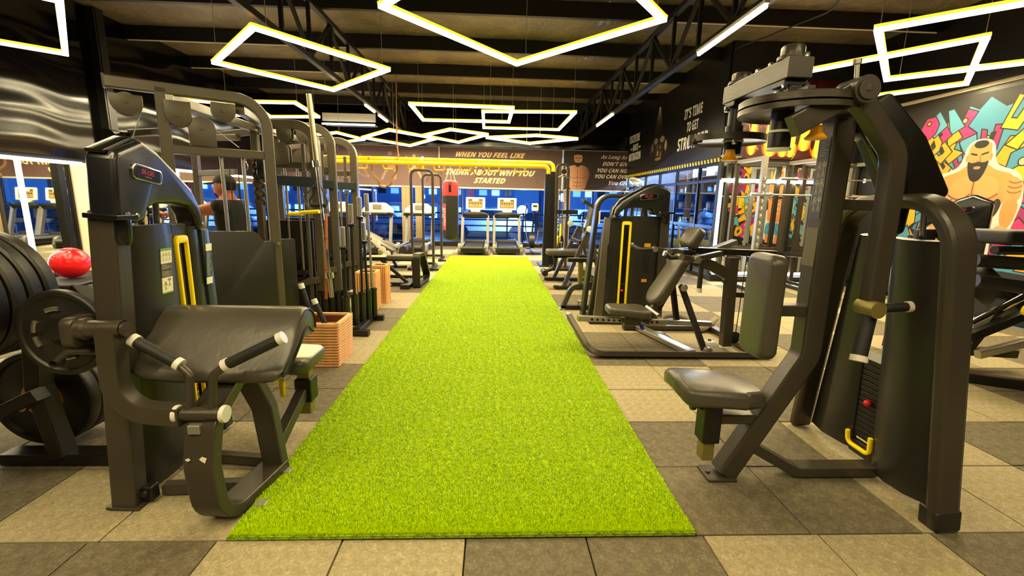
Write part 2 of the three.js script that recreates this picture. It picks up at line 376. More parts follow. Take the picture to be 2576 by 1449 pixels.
// ================= hanging light bars, tubes, mirror strips =================
const glowWhite = std({ color: 0xffffff, emissive: new THREE.Color(1, .93, .74), emissiveIntensity: LED.glow, roughness: .6 });
const glowSide = std({ color: 0xffd24a, emissive: new THREE.Color(1, .62, .03), emissiveIntensity: 1.0, roughness: .5 });  // yellow glow round the bars, put into the colour of their sides
const glowCool = std({ color: 0xffffff, emissive: new THREE.Color(1, .96, .88), emissiveIntensity: COOL.glow, roughness: .6 });
const wireMat = std({ color: 0xb8b4a8, roughness: .4, metalness: .6 });
function area(a, b, w, down, color, power) {                  // rectangular lamp just in front of a glowing face, from a to b
  a = vv(a); b = vv(b); const L = a.distanceTo(b), l = new THREE.RectAreaLight(color, power, L, w);
  const X = b.clone().sub(a).normalize(), Z = vv(down).normalize().negate(), Y = V().crossVectors(Z, X);
  l.quaternion.setFromRotationMatrix(new THREE.Matrix4().makeBasis(X, Y, Z)); l.position.copy(a).add(b).multiplyScalar(.5).addScaledVector(vv(down).normalize(), .006);
  scene.add(l); return l;
}
let dim = 1;
const BW = .062, BH = .058;
function lightFrame(label, pts, h, group, cords = [0, 1, 2, 3], name = 'light_frame', cat = 'ceiling light', size = 1) {
  const c = pts.reduce((s, p) => [s[0] + p[0] / pts.length, s[1] + p[1] / pts.length], [0, 0]);
  const t = thing(name, label, cat, [c[0], h, c[1]], 0, group), bw = BW * size, bh = BH * size;
  pts.forEach((p, i) => {
    const q = pts[(i + 1) % pts.length], a = V(p[0], h, p[1]), b = V(q[0], h, q[1]), d = b.clone().sub(a), L = d.length(), ang = Math.atan2(-d.z, d.x);
    const place = g => g.rotateY(ang).translate((a.x + b.x) / 2 - c[0], 0, (a.z + b.z) / 2 - c[1]);
    const m = part('light_bar', place(merge([box(L + bw, bh * .45, bw, 0, bh * .775, 0, .003)])), glowSide, t, 'light bar with yellow edge glow');
    part('diffuser', place(box(L + bw * .9, bh * .56, bw * .94, 0, bh * .28, 0, .004)), glowWhite, m, 'white glowing diffuser');
    area([a.x, h - .003, a.z], [b.x, h - .003, b.z], bw * .9, [0, -1, 0], LED.color, LED.power * dim);
  });
  for (const i of cords) { const p = pts[i % pts.length], q = pts[(i + 1) % pts.length], f = .08; const x = p[0] + (q[0] - p[0]) * f - c[0], z = p[1] + (q[1] - p[1]) * f - c[1]; part('cord', rod([x, bh, z], [x, HC - h - .02, z], .0035, 6), wireMat, t); }
  return t;
}
lightFrame('largest glowing diamond light, hanging over the near end of the green turf', [[-.995, -4.364], [.26, -5.897], [1.511, -4.406], [.256, -2.873]], 3.0, 'hanging diamond lights');
lightFrame('glowing diamond light hanging above the cable station on the left', [[-3.57, -6.301], [-2.427, -5.005], [-1.407, -6.359], [-2.534, -7.597]], 3.0, 'hanging diamond lights');
lightFrame('glowing rectangle light over mid turf, the left one of the overlapping pair', [[-1.497, -8.485], [.323, -8.556], [.3, -10.037], [-1.513, -10.104]], 3.0, 'overlapping rectangle lights');
lightFrame('glowing rectangle light over mid turf, the right one of the overlapping pair', [[-.235, -9.46], [1.577, -9.252], [1.562, -11.457], [-.262, -11.488]], 3.09, 'overlapping rectangle lights');
{
  const a = [3.39, -4.22], b = [4.816, -5.728], d = [.726 * 2.6, .687 * 2.6];
  lightFrame('glowing rectangle light at the top right, running out of the frame', [a, b, [b[0] + d[0] * .55, b[1] + d[1] * .55], [a[0] + d[0] * .55, a[1] + d[1] * .55]], 2.92, 'lights by the mural wall', [0, 1]);
  const e = [4.724, -4.524], f = [6.2, -6.078], k = [-1.2, -1.72];
  lightFrame('glowing slanted light frame in front of the mural wall, behind the pec machine arms', [e, f, [f[0] + k[0], f[1] + k[1]], [e[0] + k[0], e[1] + k[1]]], 3.0, 'lights by the mural wall', [0, 2]);
  const g = [-5.247, -6.141], h = [-3.847, -4.524], k2 = [-.75 * 1.15, .66 * 1.15];
  lightFrame('glowing rectangle light in the top left corner, cut off by the frame', [g, h, [h[0] + k2[0], h[1] + k2[1]], [g[0] + k2[0], g[1] + k2[1]]], 3.0, undefined, [0, 1]);
}
const farR = 'row of far diamond lights';
lightFrame('far diamond light, leftmost of the row before the banner', [[-3.22, -11.65], [-2.27, -10.28], [-1.42, -11.45], [-2.34, -13.1]], 2.8, farR, [1], undefined, undefined, 1.1);
lightFrame('far diamond light, middle one of the row before the banner', [[-1.74, -11.56], [-.98, -10.47], [-.18, -11.1], [-.97, -12.69]], 2.875, farR, [1, 3], undefined, undefined, 1.1);
lightFrame('far flat diamond light, rightmost of the row before the banner', [[-.16, -11.05], [.94, -10.47], [1.9, -10.83], [.9, -11.9]], 2.8, farR, [1, 3], undefined, undefined, 1.1);
lightFrame('glowing four-sided light at the far left, beyond the cable station', [[-4.45, -8.74], [-3.587, -8.696], [-3.699, -10.093], [-4.771, -10.271]], 3.0, undefined, [1, 2]);
lightFrame('smaller far light frame seen through the cable station beams', [[-5.6, -8.4], [-4.855, -8.749], [-4.702, -9.344], [-4.925, -9.964], [-5.6, -9.9]], 2.96, undefined, [1]);
lightFrame('far left diamond light low behind the cable station frames', [[-4.6, -11.6], [-3.6, -10.9], [-3.3, -12.0], [-4.3, -12.9]], 2.8, undefined, [1]);
lightFrame('diamond light behind the camera, continuing the hanging row', [[-2.9, .4], [-1.6, -1.0], [-.3, .4], [-1.6, 1.8]], 3.0, 'hanging diamond lights', [0, 2]);
dim = .55;
lightFrame('diamond light behind the camera on the right, beside the other one there', [[.6, .5], [1.9, -.9], [3.2, .5], [1.9, 1.9]], 3.0, 'hanging diamond lights', [0, 2]);
dim = 1;
// battens under the trusses
function tube(label, x, z0, z1, y, group) {
  const t = thing('tube_light', label, 'tube light', [x, y, (z0 + z1) / 2], 0, group), L = Math.abs(z1 - z0);
  part('housing', box(.05, .03, L, 0, .035, 0), M.cream, t); part('tube', new THREE.CapsuleGeometry(.022, L - .06, 4, 10).rotateX(Math.PI / 2), glowCool, t);
  area([x, y - .024, z0], [x, y - .024, z1], .03, [0, -1, 0], LED.color, LED.power * 1.1);
}
tube('bright tube light under the right truss, nearest the camera', 2.31, -4.13, -5.46, 3.06, 'tube lights under the right truss');
tube('short bright tube light at the far end of the right truss', 2.28, -9.05, -10.45, 3.06, 'tube lights under the right truss');
tube('tube light under the left truss, the farther of two', -2.4, -9.9, -10.7, 3.06, 'tube lights under the left truss');
tube('tube light under the left truss, the nearer of two', -2.4, -8.9, -9.6, 3.06, 'tube lights under the left truss');
{
  const t = thing('tube_light', 'long tube light below a pale panel on the far left wall', 'tube light', [-4.15, 3.42, -13.6]);
  part('pale_panel', box(1.5, .22, .04, 0, .2, -.08), M.cream, t); part('tube', box(1.5, .05, .05, 0, 0, 0, .02), glowCool, t);
  area([-4.9, 3.42, -13.57], [-3.4, 3.42, -13.57], .05, [0, -.7, .7], COOL.color, 12);
}
// mirrors with light strips
const mirrorMat = std({ color: 0xe8ece8, roughness: .015, metalness: 1 });
function strip(g, a, b, out, w = .045) {
  a = vv(a); b = vv(b); const n = vv(out);
  const d = b.clone().sub(a), g0 = sweep([a.clone().addScaledVector(n, .012), b.clone().addScaledVector(n, .012)], profRect(w, .022, .004), V().crossVectors(d, n));
  wpart('light_strip', g0, glowCool, g, 'white light strip');
  area(a.clone().addScaledVector(n, .026), b.clone().addScaledVector(n, .026), w, out, COOL.color, COOL.power);
}
{
  const t = thing('wall_mirror', 'tall mirror on the left wall framed by white light strips', 'mirror', [XL + .01, .2, -5.2]);
  wpart('glass', cbox(XL, XL + .012, .2, 1.76, -7.0, -3.2, .002), mirrorMat, t);
  strip(t, [XL + .01, 1.785, -7.22], [XL + .01, 1.785, -3.2], [1, 0, 0]);
  strip(t, [XL + .012, .2, -6.29], [XL + .012, 1.76, -6.29], [1, 0, 0]);
  strip(t, [XL + .012, .2, -3.3], [XL + .012, 1.76, -3.3], [1, 0, 0]);
  const u = thing('wall_mirror', 'mirror on the left wall behind the cable station', 'mirror', [XL + .01, .2, -10.5]);
  wpart('glass', cbox(XL, XL + .012, .2, 1.8, -13.3, -7.85, .002), mirrorMat, u);
  strip(u, [XL + .01, 1.83, -13.3], [XL + .01, 1.83, -7.85], [1, 0, 0]);
  strip(u, [XL + .012, .2, -9.3], [XL + .012, 1.8, -9.3], [1, 0, 0]);
  const m = thing('wall_mirror', 'lit mirror behind the squat rack, reflecting the graffiti mural', 'mirror', [4.93, .18, -8.01]);
  wpart('glass', cbox(4.04, 5.84, .18, 2.12, -8.02, -8.008, .002), mirrorMat, m);
  strip(m, [4.02, 1.82, -8.005], [5.84, 1.82, -8.005], [0, 0, 1], .06);
  strip(m, [4.02, .17, -8.005], [4.02, 1.82, -8.005], [0, 0, 1], .06);
  strip(m, [4.02, .16, -8.005], [5.84, .16, -8.005], [0, 0, 1], .05);
}
// ================= weight-stack towers =================
const emblemTex = canvasTex(512, 160, (g, w, h) => {
  g.fillStyle = '#0a0808'; g.fillRect(0, 0, w, h);
  g.fillStyle = '#c8322c'; g.font = 'bold 96px sans-serif'; g.textAlign = 'center'; g.save(); g.translate(w / 2 - 20, 84); g.scale(.86, 1); g.fillText('DE-CAS', 0, 10); g.restore();
  g.fillStyle = '#b06a62'; g.font = 'bold 30px sans-serif'; g.fillText('STRENGTH', w / 2 - 10, 136);
});
const emblemMat = std({ map: emblemTex, roughness: .25 });
function figureIcon(g, x, y, s, pose) {                       // small line drawing of an exercise
  g.lineWidth = s * .09; g.beginPath(); g.arc(x, y - s * .42, s * .1, 0, 7); g.stroke();
  g.beginPath(); g.moveTo(x, y - s * .3); g.lineTo(x, y + s * .08); g.moveTo(x, y + s * .08); g.lineTo(x - s * .14, y + s * .48); g.moveTo(x, y + s * .08); g.lineTo(x + s * .14, y + s * .48);
  g.moveTo(x - s * .3, y - s * (pose ? .42 : .02)); g.lineTo(x - s * .16, y - s * .24); g.lineTo(x + s * .16, y - s * .24); g.lineTo(x + s * .3, y - s * (pose ? .42 : .02)); g.stroke();
}
const stickerTex = canvasTex(160, 480, (g, w, h) => {
  g.fillStyle = '#efe9c9'; g.fillRect(0, 0, w, h); g.fillStyle = '#6fae3c'; g.fillRect(0, 0, w, 26); g.fillRect(0, h - 14, w, 14);
  g.strokeStyle = '#b3a878'; [34, 80, 126].forEach((x, i) => figureIcon(g, x, 92, 90, i % 2));
  g.fillStyle = '#5c5648'; g.fillRect(0, 158, w, 150); g.fillStyle = '#a59d80'; for (let i = 0; i < 9; i++) g.fillRect(12, 172 + i * 14, i === 4 ? 0 : 60 + (i * 37) % 76, 5);
  g.fillStyle = '#211e18'; g.fillRect(20, 222, 120, 12); g.strokeStyle = '#6b6040'; figureIcon(g, 48, 400, 90, 0); figureIcon(g, 108, 366, 90, 1);
});
const stickerTex2 = canvasTex(128, 512, (g, w, h) => {
  g.fillStyle = '#39434a'; g.fillRect(0, 0, w, h); g.fillStyle = '#efe9d2'; g.fillRect(0, 0, w, 90); g.fillRect(0, h - 86, w, 86);
  g.fillStyle = '#a8a694'; for (let i = 0; i < 18; i++) g.fillRect(14, 108 + i * 17, 50 + (i * 41) % 50, 6);
});
const stickerMat = std({ map: stickerTex, roughness: .4 }), stickerMat2 = std({ map: stickerTex2, roughness: .4 });
const goldMat = std({ color: 0xd09a20, roughness: .4 });
// local axes: x along the face from the upright post (times f), y up, z out of the face
function tower(t, f, o = {}) {
  const X = s => f * s, D = o.depth ?? .16, sl = o.slate ?? M.slate, I = o.inset ?? 0, sln = o.slant ?? 0, dn = sln * 1.15, K = (s, y) => X(s + (1.18 - y) * sln), hz = o.headZ ?? -.04;
  const sp = (a, b, y0, y1, z0, z1, r) => cbox(X(a), X(b), y0, y1, z0, z1, r);
  part('post', [sp(I, I + .1, 0, 1.3, -.105, 0, .012), sp(I - .012, I + .115, 0, .012, -.12, .02, .003)], M.steel, t);
  const strip = [[.665, 1.2], [.74, 1.2], [.80 + dn, .02], [.70 + dn, .02]].map(([s, y]) => [X(s), y]); if (f < 0) strip.reverse();
  part('slanted_post', slab(strip, .05, .008).translate(0, 0, -.02), sl, t);
  // bulging panels left and right of the slot
  const panel = (cols, y0, y1) => { const ring = (y, k) => [...cols.map(([s0, s1, z]) => V(X(y === y0 ? s0 : s1), y, z)), ...cols.slice().reverse().map(([s0, s1, z]) => V(X(y === y0 ? s0 : s1), y, z - .02))]; const rings = [ring(y0), ring(y1)]; if (f > 0) rings.reverse(); return loft(rings, .9); };
  const pl = panel([[I * .6 + .1, I * .6 + .1, -.03], [I * .4 + .14, .14, -.012], [.19, .19, .004], [.25 + dn * .3, .25, .008], [.32 + dn * .7, .32, .002], [.39 + dn, .40, -.004], [.425 + dn, .43, -.022]], .03, 1.24);
  const pr = panel([[.545 + dn, .54, -.022], [.575 + dn, .56, -.004], [.64 + dn, .60, 0], [.70 + dn, .64, -.004], [.715 + dn, .665, -.02]], .03, 1.22);
  part('shroud', [pl, pr, sp(.42, .55, 1.17, 1.235, -.04, -.012, .004), sp(.42 + dn, .55 + dn, .03, .11, -.04, -.012, .004)], M.shroud, t);
  const ring = roundShape([[K(.43, .1), .1], [K(.54, .1), .1], [K(.54, 1.18), 1.18], [K(.43, 1.18), 1.18]], .025), hole = roundShape([[K(.45, .125), .125], [K(.52, .125), .125], [K(.52, 1.145), 1.145], [K(.45, 1.145), 1.145]], .008);
  part('slot_frame', slab(ring, .016, .003, 2, [hole]).translate(0, 0, -.006), M.yellow, t, 'yellow slot frame');
  part('guide_rod', rod([X(.3), .1, -.075], [X(.3), 1.37, -.075], .014), M.chrome, t); part('guide_rod', rod([X(.42), .1, -.075], [X(.42), 1.37, -.075], .014), M.chrome, t);
  part('pull_cable', rod([X(.36), .3, -.075], [X(.36), 1.37, -.075], .004, 6), M.cable, t);
  const plate = box(.24, .026, .1, X(.43 + dn * .8), .014, -.1, .003);
  for (let i = 0; i < (o.plates ?? 12); i++) { const p = part('weight_plate', plate, M.stack, t); p.position.y = .12 + i * .0285; }
  part('selector_pin', new THREE.SphereGeometry(.018, 12, 8).translate(K(.485, .39), .12 + .0285 * 9.5, -.028), M.red, t, 'red selector pin');
  // curved head cover
  const H = [[0, 1.285], [.0, 1.5], [.02, 1.53], [.19, 1.585], [.3, 1.548], [.44, 1.475], [.57, 1.40], [.645, 1.315], [.675, 1.2], [.625, 1.2], [.60, 1.262], [.54, 1.315], [.42, 1.33], [.27, 1.328], [.205, 1.31], [.185, 1.262], [.12, 1.25]].map(([s, y]) => [X(s), y]);
  if (f < 0) H.reverse();
  part('head_cover', slab(roundShape(H, [.01, .02, .03, .06, .05, .08, .09, .07, .015, .012, .03, .03, .05, .04, .02, .02, .02]), D, .022, 3)
    .scale(o.headS ?? 1, 1, 1).translate(X(o.headX ?? 0), 0, hz), M.gloss, t);
  const RS = q => (o.headS ?? 1) * q + f * (o.headX ?? 0); const ridge = [[-.006, 1.525], [.18, 1.592], [.30, 1.556], [.45, 1.482], [.58, 1.405], [.655, 1.31], [.67, 1.25]].map(([s, y]) => [X(s), y, 0]);
  part('head_trim', sweep(fillet([...ridge.map(([x, y]) => [RS(x), y, hz - .01])], .08), profRect(D * .6, .014, .004), [0, 0, 1]), M.plastic, t);
  part('collar', [sp(-.03 + I * .5, .108 + I, 1.27, 1.29, -.1, .03, .004), turned([[.042, 0], [.05, .02], [.05, .11], [.044, .13]], [X(.05 + I), 1.17, -.02], [0, 1, 0], 16)], M.plastic, t);
  const eo = [RS(X(o.emblemS ?? .26)), 1.452, hz + D / 2 + .002];
  const pill = (w, h, d) => slab(roundShape([[-w / 2, -h / 2], [w / 2, -h / 2], [w / 2, h / 2], [-w / 2, h / 2]], h * .46), d, .002);
  part('emblem_rim', frameAt(pill(.215, .062, .012), eo, [1, f * -.12, 0], [f * .12, 1, 0]), M.chrome, t);
  const e = part('emblem', frameAt(new THREE.PlaneGeometry(.16, .046), [eo[0], eo[1], eo[2] + .0085], [1, f * -.12, 0], [f * .12, 1, 0]), emblemMat, t, 'black badge with red letters'); e.renderOrder = 1;
  part('badge_plate', frameAt(pill(.2, .05, .008), [eo[0], eo[1], eo[2] + .004], [1, f * -.12, 0], [f * .12, 1, 0]), M.black, t);
  for (const [s, y] of [[.12, 1.285], [.655, 1.23]]) part('bolt', turned([[0, .008], [.008, .006], [.011, 0]], [RS(X(s)), y, hz + D / 2], [0, 0, 1], 10), M.satin, t);
  if (o.sticker) {
    part('instruction_label', box(.085, .205, .003, X(.33), 1.03, .008, 0), stickerMat, t, 'pale exercise instruction label');
    part('instruction_label', box(.06, .21, .003, X(.725), 1.02, .008, 0), stickerMat2, t, 'grey label with pale ends');
  } else {
    part('instruction_label', [sp(.21, .27, .62, .9, .008, .012, 0)], M.black, t); part('label_patch', sp(.205, .275, .9, .94, .008, .013, 0), goldMat, t, 'gold label patch'); part('label_patch', sp(.22, .28, .5, .535, .006, .012, 0), goldMat, t, 'gold label patch');
    part('instruction_label', [sp(.64, .69, .55, .92, .002, .006, 0)], M.black, t);
  }
  return t;
}
function archTube(w, h, s0, s1, slant, thick, deep) {         // loop of flat tube with an arched top, in x,y
  return bar([[s0, 0, 0], [s0 + slant * .4, h, 0], [s1 - slant, h, 0], [s1, 0, 0]], deep, thick, [0, 0, 1], .2, .012);
}
// ================= preacher curl machine, front left =================
{
  const t = thing('preacher_curl_machine', 'black preacher curl machine with wide worn arm pad at the near left of the turf', 'gym machine', [-1.3, 0, -2.1]);
  const tw = new THREE.Group(); tw.name = 'tower'; tw.rotation.order = 'YXZ'; tw.rotation.set(.068, Math.PI / 2, 0); tw.position.set(-.255, 0, .28); tw.scale.x = .78; t.add(tw);
  tower(tw, 1, { sticker: true, depth: .115, headZ: -.04, emblemS: .2, slant: .14 });
  const P = (n, g, m, l) => wpart(n, g, m, t, l);
  // arm pad: rounded pad sloping down to the camera, rolled over at the top
  const prof = [];                                           // cross-section in (z, y): top roll then slope
  const c0 = [-2.065, .80], c1 = [-1.85, .645];
  const ringAt = (x, w) => {
    const pts = []; const n = 8;
    for (let i = 0; i <= n; i++) { const a = rad(-100 + 150 * i / n); pts.push([-2.1 - .075 * Math.sin(a) * w, .805 + .075 * Math.cos(a) * w]); }
    return pts.reverse();
  };
  const sec = k => {                                          // k = 0..1 shrink near the ends
    const q = [[-2.185, .755], [-2.185, .80], [-2.165, .845], [-2.12, .872], [-2.065, .872], [-2.02, .845], [-1.96, .775], [-1.905, .71], [-1.86, .665], [-1.835, .64], [-1.835, .622], [-1.85, .608], [-1.875, .61], [-1.93, .655], [-2.0, .73], [-2.05, .775], [-2.1, .785], [-2.13, .76], [-2.16, .74]];
    const m = [-2.01, .745]; return q.map(([z, y]) => [m[0] + (z - m[0]) * k, m[1] + (y - m[1]) * k]);
  };
  const xs = [-1.535, -1.53, -1.515, -1.48, -1.35, -1.2, -1.05, -.95, -.905, -.882, -.872, -.867], ks = [.86, .93, .97, 1, 1, 1, 1, 1, 1, .97, .92, .85];
  const rings = xs.map((x, i) => sec(ks[i]).map(([z, y]) => { const low = Math.max(0, Math.min(1, (.75 - y) / .14)); const cx = -1.18; return V(cx + (x - cx) * (1 - .1 * low * low), y - .012 - low * .012 + (Math.abs(x - cx) > .25 ? low * (Math.abs(x - cx) - .25) * .22 : 0), z); }));
  P('arm_pad', loft(rings, 1.0), M.vinyl, 'wide worn black vinyl arm pad');
  P('piping', sweep(rings[10].map(v => v.clone().add(V(.004, 0, 0))), profCirc(.005, 6)), M.vinylSoft);
  P('pad_bracket', [bar([[-1.45, .63, -2.02], [-.95, .63, -2.02]], .05, .02, [0, 0, 1]), bar([[-1.2, .5, -1.98], [-1.2, .66, -2.02]], .07, .05, [1, 0, 0])], M.steelDark);
  // front loop and legs
  P('front_loop', bar([[-1.165, .6, -2.0], [-1.165, .47, -1.75], [-1.165, .3, -1.7], [-1.145, .03, -1.70], [-1.08, .035, -2.12]], .125, .055, [1, 0, .1], [.12, .2, .12]), M.steel);
  P('rear_leg', bar([[-1.075, .03, -2.1], [-1.12, .35, -2.12], [-1.2, .64, -2.06]], .1, .06, [1, .15, 0], .1), M.steel);
  for (const [x, y, z] of [[-1.02, .012, -1.84], [-1.02, .012, -2.09]]) P('rubber_foot', box(.05, .024, .05, x, y, z, .006), M.silver, 'worn grey foot');
  P('floor_bar', bar([[-1.5, .035, -1.93], [-1.13, .035, -1.95]], .05, .05, [0, 0, 1]), M.steel); P('floor_bar', bar([[-1.5, .035, -2.2], [-1.08, .035, -2.14]], .05, .05, [0, 0, 1]), M.steel);
  P('clevis', [box(.05, .07, .05, -1.53, .05, -1.88, .006), rod([-1.53, .06, -1.86], [-1.53, .06, -1.84], .014, 10)], M.steelDark);
  // swinging arm with hub, cross bar and two handles
  P('swing_arm', bar([[-1.505, .84, -1.77], [-1.515, .505, -1.765], [-1.24, .49, -1.74]], .07, .075, [0, 0, 1], .14), M.steel);
  P('pivot_hub', [turned([[.034, 0], [.034, .13]], [-1.58, .842, -1.77], [1, 0, 0], 20), turned([[0, 0], [.03, 0], [.03, .012], [0, .012]], [-1.45, .842, -1.77], [1, 0, 0], 20)], M.steel);
  P('pivot_bearing', [slab(roundShape([[-.06, -.06], [.06, -.06], [.06, .06], [-.06, .06]], .03), .05, .008).rotateY(Math.PI / 2).translate(-1.64, .83, -1.79), turned([[.045, 0], [.045, .03], [.03, .045]], [-1.62, .84, -1.775], [1, 0, 0], 18)], M.steel);
  P('pivot_bracket', [frameAt(slab(roundShape([[-.07, -.05], [.06, -.05], [.075, .05], [-.035, .05]], .01), .07, .006), [-1.73, .835, -1.83], [1, 0, 0], [0, 1, 0])], M.steelDark);
  P('link_rod', [pipe([[-1.6, .725, -1.84], [-1.735, .725, -1.83], [-1.77, .69, -1.82]], .014, .03), turned([[.016, 0], [.016, .04]], [-1.765, .685, -1.83], [0, 0, 1], 12)], M.steel);
  P('cross_bar', rod([-1.255, .5, -1.735], [-1.085, .5, -1.735], .027, 18), M.steel);
  for (const x of [-1.262, -1.078]) P('end_cap', turned([[0, -.008], [.034, -.008], [.036, 0], [.034, .01], [0, .01]], [x, .5, -1.735], [1, 0, 0], 20), M.cap, 'pale end cap');
  P('paint_chip', [slab(shape([[-.05, 0], [-.035, .006], [-.03, -.004], [-.042, -.008]]), .003, 0).translate(-1.16, .335, -1.672), slab(shape([[.005, .002], [.016, .012], [.034, .004], [.026, -.016], [.012, -.006]]), .003, 0).translate(-1.16, .335, -1.672)], M.cream, 'worn pale paint chip');
  P('stop_block', box(.05, .04, .03, -1.185, .445, -1.715, .005), M.silver);
  for (const [s, j, k] of [[-1, -1.215, [-1.44, .785, -1.80]], [1, -1.125, [-.86, .80, -1.80]]]) {
    const h = new THREE.Group(); h.name = 'handle'; t.add(h);
    const elbow = [j + s * .012, .675, -1.775], a = V(...elbow), b = V(...k), d = b.clone().sub(a).normalize();
    wpart('stem', pipe([[j, .51, -1.735], [j, .655, -1.765], [...a.clone().addScaledVector(d, .06).toArray()]], .0165, .03, 12), M.steel, h);
    wpart('hand_grip', rod(a.clone().addScaledVector(d, .045), b, .0225, 16), M.grip, h);
    wpart('grip_ring', rod(a.clone().addScaledVector(d, .03), a.clone().addScaledVector(d, .052), .0265, 16), M.cap, h, 'pale grip ring');
    wpart('grip_ring', [rod(b.clone().addScaledVector(d, -.012), b.clone().addScaledVector(d, .012), .0265, 16)], M.cap, h, 'pale grip ring');
  }
  // seat behind the pad
  const seat = slab(roundShape([[-.17, -.15], [.17, -.19], [.17, .15], [-.17, .19]], .07), .085, .03, 4).rotateX(-Math.PI / 2);
  P('seat', seat.translate(-1.17, .455, -2.52), M.vinyl); P('seat_top', slab(roundShape([[-.1, -.12], [.13, -.13], [.13, .1], [-.1, .12]], .05), .02, .008, 3).rotateX(-Math.PI / 2).translate(-1.13, .495, -2.52), M.cream, 'worn pale seat top');
  P('seat_post', [cbox(-1.12, -1.05, .12, .42, -2.56, -2.49, .006)], M.olive); P('post_sleeve', cbox(-1.13, -1.035, .2, .34, -2.575, -2.47, .008), M.steelDark);
  P('seat_bar', bar([[-1.09, .12, -2.14], [-1.09, .27, -2.5]], .06, .06, [1, 0, 0]), M.steel);
  P('adjust_lever', [slab(roundShape([[-.02, -.05], [.015, -.05], [.02, .05], [-.02, .06]], .012), .016, .004).rotateY(-.5).translate(-1.17, .31, -2.42)], M.yellow, 'yellow seat lever');
}
// ================= plate-loaded machine with its plates, far left =================
{
  const t = thing('plate_rack', 'black angled steel frame holding round weight plates at the left edge', 'weight rack', [-2.25, 0, -2.2]);
  const P = (n, g, m, l) => wpart(n, g, m, t, l);
  P('base_bar', bar([[-2.46, .035, -2.2], [-1.75, .035, -2.2]], .1, .06, [0, 0, 1]), M.steelDark);
  P('leg', bar([[-2.17, .05, -2.18], [-2.25, .42, -2.2], [-2.18, .98, -2.2]], .09, .07, [0, 0, 1], .05), M.steelDark);
  P('foot_bar', bar([[-2.2, .4, -2.15], [-2.6, .2, -2.1], [-2.9, .03, -2.05]], .08, .06, [0, 0, 1], .05), M.steelDark);
  P('horn', rod([-2.18, .93, -2.2], [-2.26, .93, -1.25], .025, 14), M.satin); P('horn', rod([-2.36, .3, -2.2], [-2.36, .3, -2.75], .025, 14), M.satin);
  P('short_horn', rod([-1.77, .8, -2.05], [-1.77, .8, -1.82], .02, 14), M.satin);
  P('upright', bar([[-2.0, .9, -2.22], [-1.8, .8, -2.1]], .08, .06, [0, 0, 1]), M.steelDark);
  const disc = (r, w) => turned([[.026, -w / 2], [.06, -w / 2], [.065, -w * .42], [r * .3, -w * .42], [r * .34, -w * .3], [r * .84, -w * .3], [r * .88, -w / 2], [r * .97, -w / 2], [r, -w * .34], [r, w * .34], [r * .97, w / 2], [r * .88, w / 2], [r * .84, w * .3], [r * .34, w * .3], [r * .3, w * .42], [.065, w * .42], [.06, w / 2], [.026, w / 2], [.026, -w / 2]], [0, 0, 0], [0, 0, 1], 56);
  const mk = (r, w, at, label, group, tilt = 0) => {
    const p = thing('weight_plate', label, 'weight plate', at, tilt, group); part('disc', disc(r, w), M.plateIron, p); part('hub_ring', turned([[.026, -w / 2 - .003], [.045, -w / 2 - .003], [.045, w / 2 + .003], [.026, w / 2 + .003]], [0, 0, 0], [0, 0, 1], 24), M.satin, p); return p;
  };
  let first; const G = 'thick black plates on the upper horn';
  for (let i = 0; i < 10; i++) {
    const at = [-2.2 - i * .006, .93, -2.02 + i * .066], lab = ['farthest', 'second', 'third', 'fourth', 'fifth', 'sixth', 'seventh', 'eighth', 'ninth', 'nearest'][i] + ' thick black rubber plate on the upper horn, counted from the far end';
    if (!i) first = mk(.275, .06, at, lab, G, 0); else copy(first, at, 0, lab, G);
  }
  const b = thing('weight_plate', 'black plate with pale slots standing in front of the stacked plates', 'weight plate', [-1.775, .795, -1.87]);
  part('disc', disc(.182, .035), M.plateIron, b);
  for (const [a, l] of [[100, 30], [30, 26], [165, 26], [200, 24], [285, 22]]) { const pts = []; for (let k = 0; k <= 6; k++) { const q = rad(a - l / 2 + l * k / 6); pts.push([.105 * Math.cos(q), .105 * Math.sin(q), .014]); } part('slot', sweep(pts.map(vv), profRect(.012, .018, .003), [0, 0, 1]), M.satin, b, 'bright slot edge'); }
  part('hub', turned([[.0, .02], [.05, .02], [.06, .0]], [0, 0, 0], [0, 0, 1], 24), M.steelDark, b);
  let f2; const G2 = 'plates on the low horn';
  for (let i = 0; i < 4; i++) { const at = [-2.36, .3, -2.33 - i * .075], lab = ['nearest', 'second', 'third', 'farthest'][i] + ' black plate with a yellow centre on the low horn near the floor'; if (!i) { f2 = mk(.262, .07, at, lab, G2); part('yellow_centre', turned([[.05, .03], [.1, .026], [.105, .02], [.05, .02]], [0, 0, 0], [0, 0, 1], 32), M.yellowCup, f2, 'yellow centre ring'); } else copy(f2, at, 0, lab, G2); }
}
